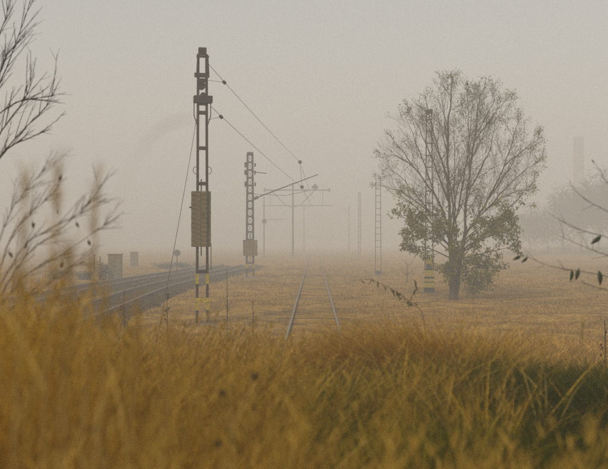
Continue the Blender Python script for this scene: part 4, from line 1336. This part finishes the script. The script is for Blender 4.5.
# thin stalks in the field
def thin_stalk(label, px, d, top, head=0.0, mat=None):
    mat = mat or M['twig']
    p = at(px, 240, d); p.z = gz(p.x, p.y)
    h = CAM_Z - (top - 240) / F_PX * d - p.z
    t = thing('weed_stalk', label, 'weed stalk', p, 0, 'thin dead stalks in the field')
    part('stem', MB().tube([(0, 0, -.03), (.015, 0, h * .5), (-.01, 0, h)], [.009, .007, .004] if d > 8 else [.003, .0025, .002], 5), mat, t)
    mb = MB(); mb.tube([(.004, 0, h * .3), (0, 0, h * .6), (-.004, 0, h * .97)], .005 if d > 8 else .002, 4)
    for k in range(7):
        z = h * random.uniform(.35, .95); a = random.uniform(0, 6.28); L = random.uniform(.06, .16)
        mb.tube([(0, 0, z), (math.cos(a) * L * .6, math.sin(a) * L * .6, z + L)], [.005, .003] if d > 8 else [.002, .0015], 4)
        if head: part('seed_head', MB().lathe([(.002, -.002), (head * .7, head * .4), (head, head), (head * .5, head * 1.7), (.002, head * 2)], 7), M['twig'], t, loc=(math.cos(a) * L * .6, math.sin(a) * L * .6, z + L))
    part('side_twigs', mb, mat, t)
thin_stalk('thin dead stalk just right of the tall dark mast', 227, 27, 268)
thin_stalk('shorter thin dead stalk right of the tall dark mast, nearer the rails', 253, 25, 300)
thin_stalk('dead stalk with dark seed heads standing by the foot of the guy wire', 167, 25, 296, 0.03)
thin_stalk('dead stalk close to the right edge above the green grass', 604, 14, 318, 0.018)
thin_stalk('dead stalk left of the guy wire by the near rail', 124, 24, 292, 0.016)
thin_stalk('out of focus dark seed head in the dry grass below the tall dark mast', 234, 3.2, 408, 0.012, STALK)
thin_stalk('out of focus dark seed head low in the dry grass at the lower left', 107, 3.0, 444, 0.012, STALK)

# leafy sprig arching from the mop of grass
def sprig():
    d = 15.0
    p0 = at(430, 240, d); p0.z = gz(p0.x, p0.y)
    t = thing('leafy_sprig', 'arching sprig with small hanging leaves left of the tree, above the mop of grass', 'sprig', p0)
    P = interp_poly([Vector((0, 0, -.05))] + [at(a, b, d) - p0 for a, b in ((424, 322), (412, 304), (398, 293), (384, 285), (368, 279), (352, 281))], 4)
    part('stem', MB().tube(P, [.006 * (1 - .8 * i / (len(P) - 1)) for i in range(len(P))], 5), M['twig'], t)
    P2 = interp_poly([P[9], P[9] + Vector((.12, .1, .16)), P[9] + Vector((.10, .2, .30))], 3)
    part('side_twig', MB().tube(P2, .004, 4), M['twig'], t)
    for i, p in enumerate(P[8:]):
        for k in range(random.choice([0, 0, 1, 2, 3])):
            o = add_leaf(t, p + rand_unit() * .035, random.choice([.05, .07, .09, .115]), random.uniform(-1.2, 1.2), random.uniform(0, 6.28), LEAF_OLIVE, 0.42)
    for p in P2: add_leaf(t, p, .10, random.uniform(-1, 1), random.uniform(0, 6), LEAF_OLIVE, 0.45)
LEAF_OLIVE = mat_noise('olive_leaf', (0.11, 0.085, 0.028), (0.18, 0.14, 0.05), 25, 0.8)
sprig()

# ------------------------------------------------------------------ haze
def make_haze():
    mb = MB()
    x0, x1, y0, y1, z0, z1 = -425, 425, -45, 465, -1.5, 46.0
    mb.quadbox(((x0 + x1) / 2, (y0 + y1) / 2, (z0 + z1) / 2), x1 - x0, y1 - y0, z1 - z0)
    m = bpy.data.materials.new('haze'); m.use_nodes = True
    nt = m.node_tree; nt.nodes.clear()
    out = nt.nodes.new('ShaderNodeOutputMaterial')
    pv = nt.nodes.new('ShaderNodeVolumePrincipled')
    pv.inputs['Color'].default_value = (*FOG_COLOR, 1)
    pv.inputs['Density'].default_value = FOG_DENSITY
    pv.inputs['Anisotropy'].default_value = FOG_G
    nt.links.new(pv.outputs[0], out.inputs['Volume'])
    o = link('haze', mb.mesh('haze'), m)
    tag(o, kind='stuff')
make_haze()
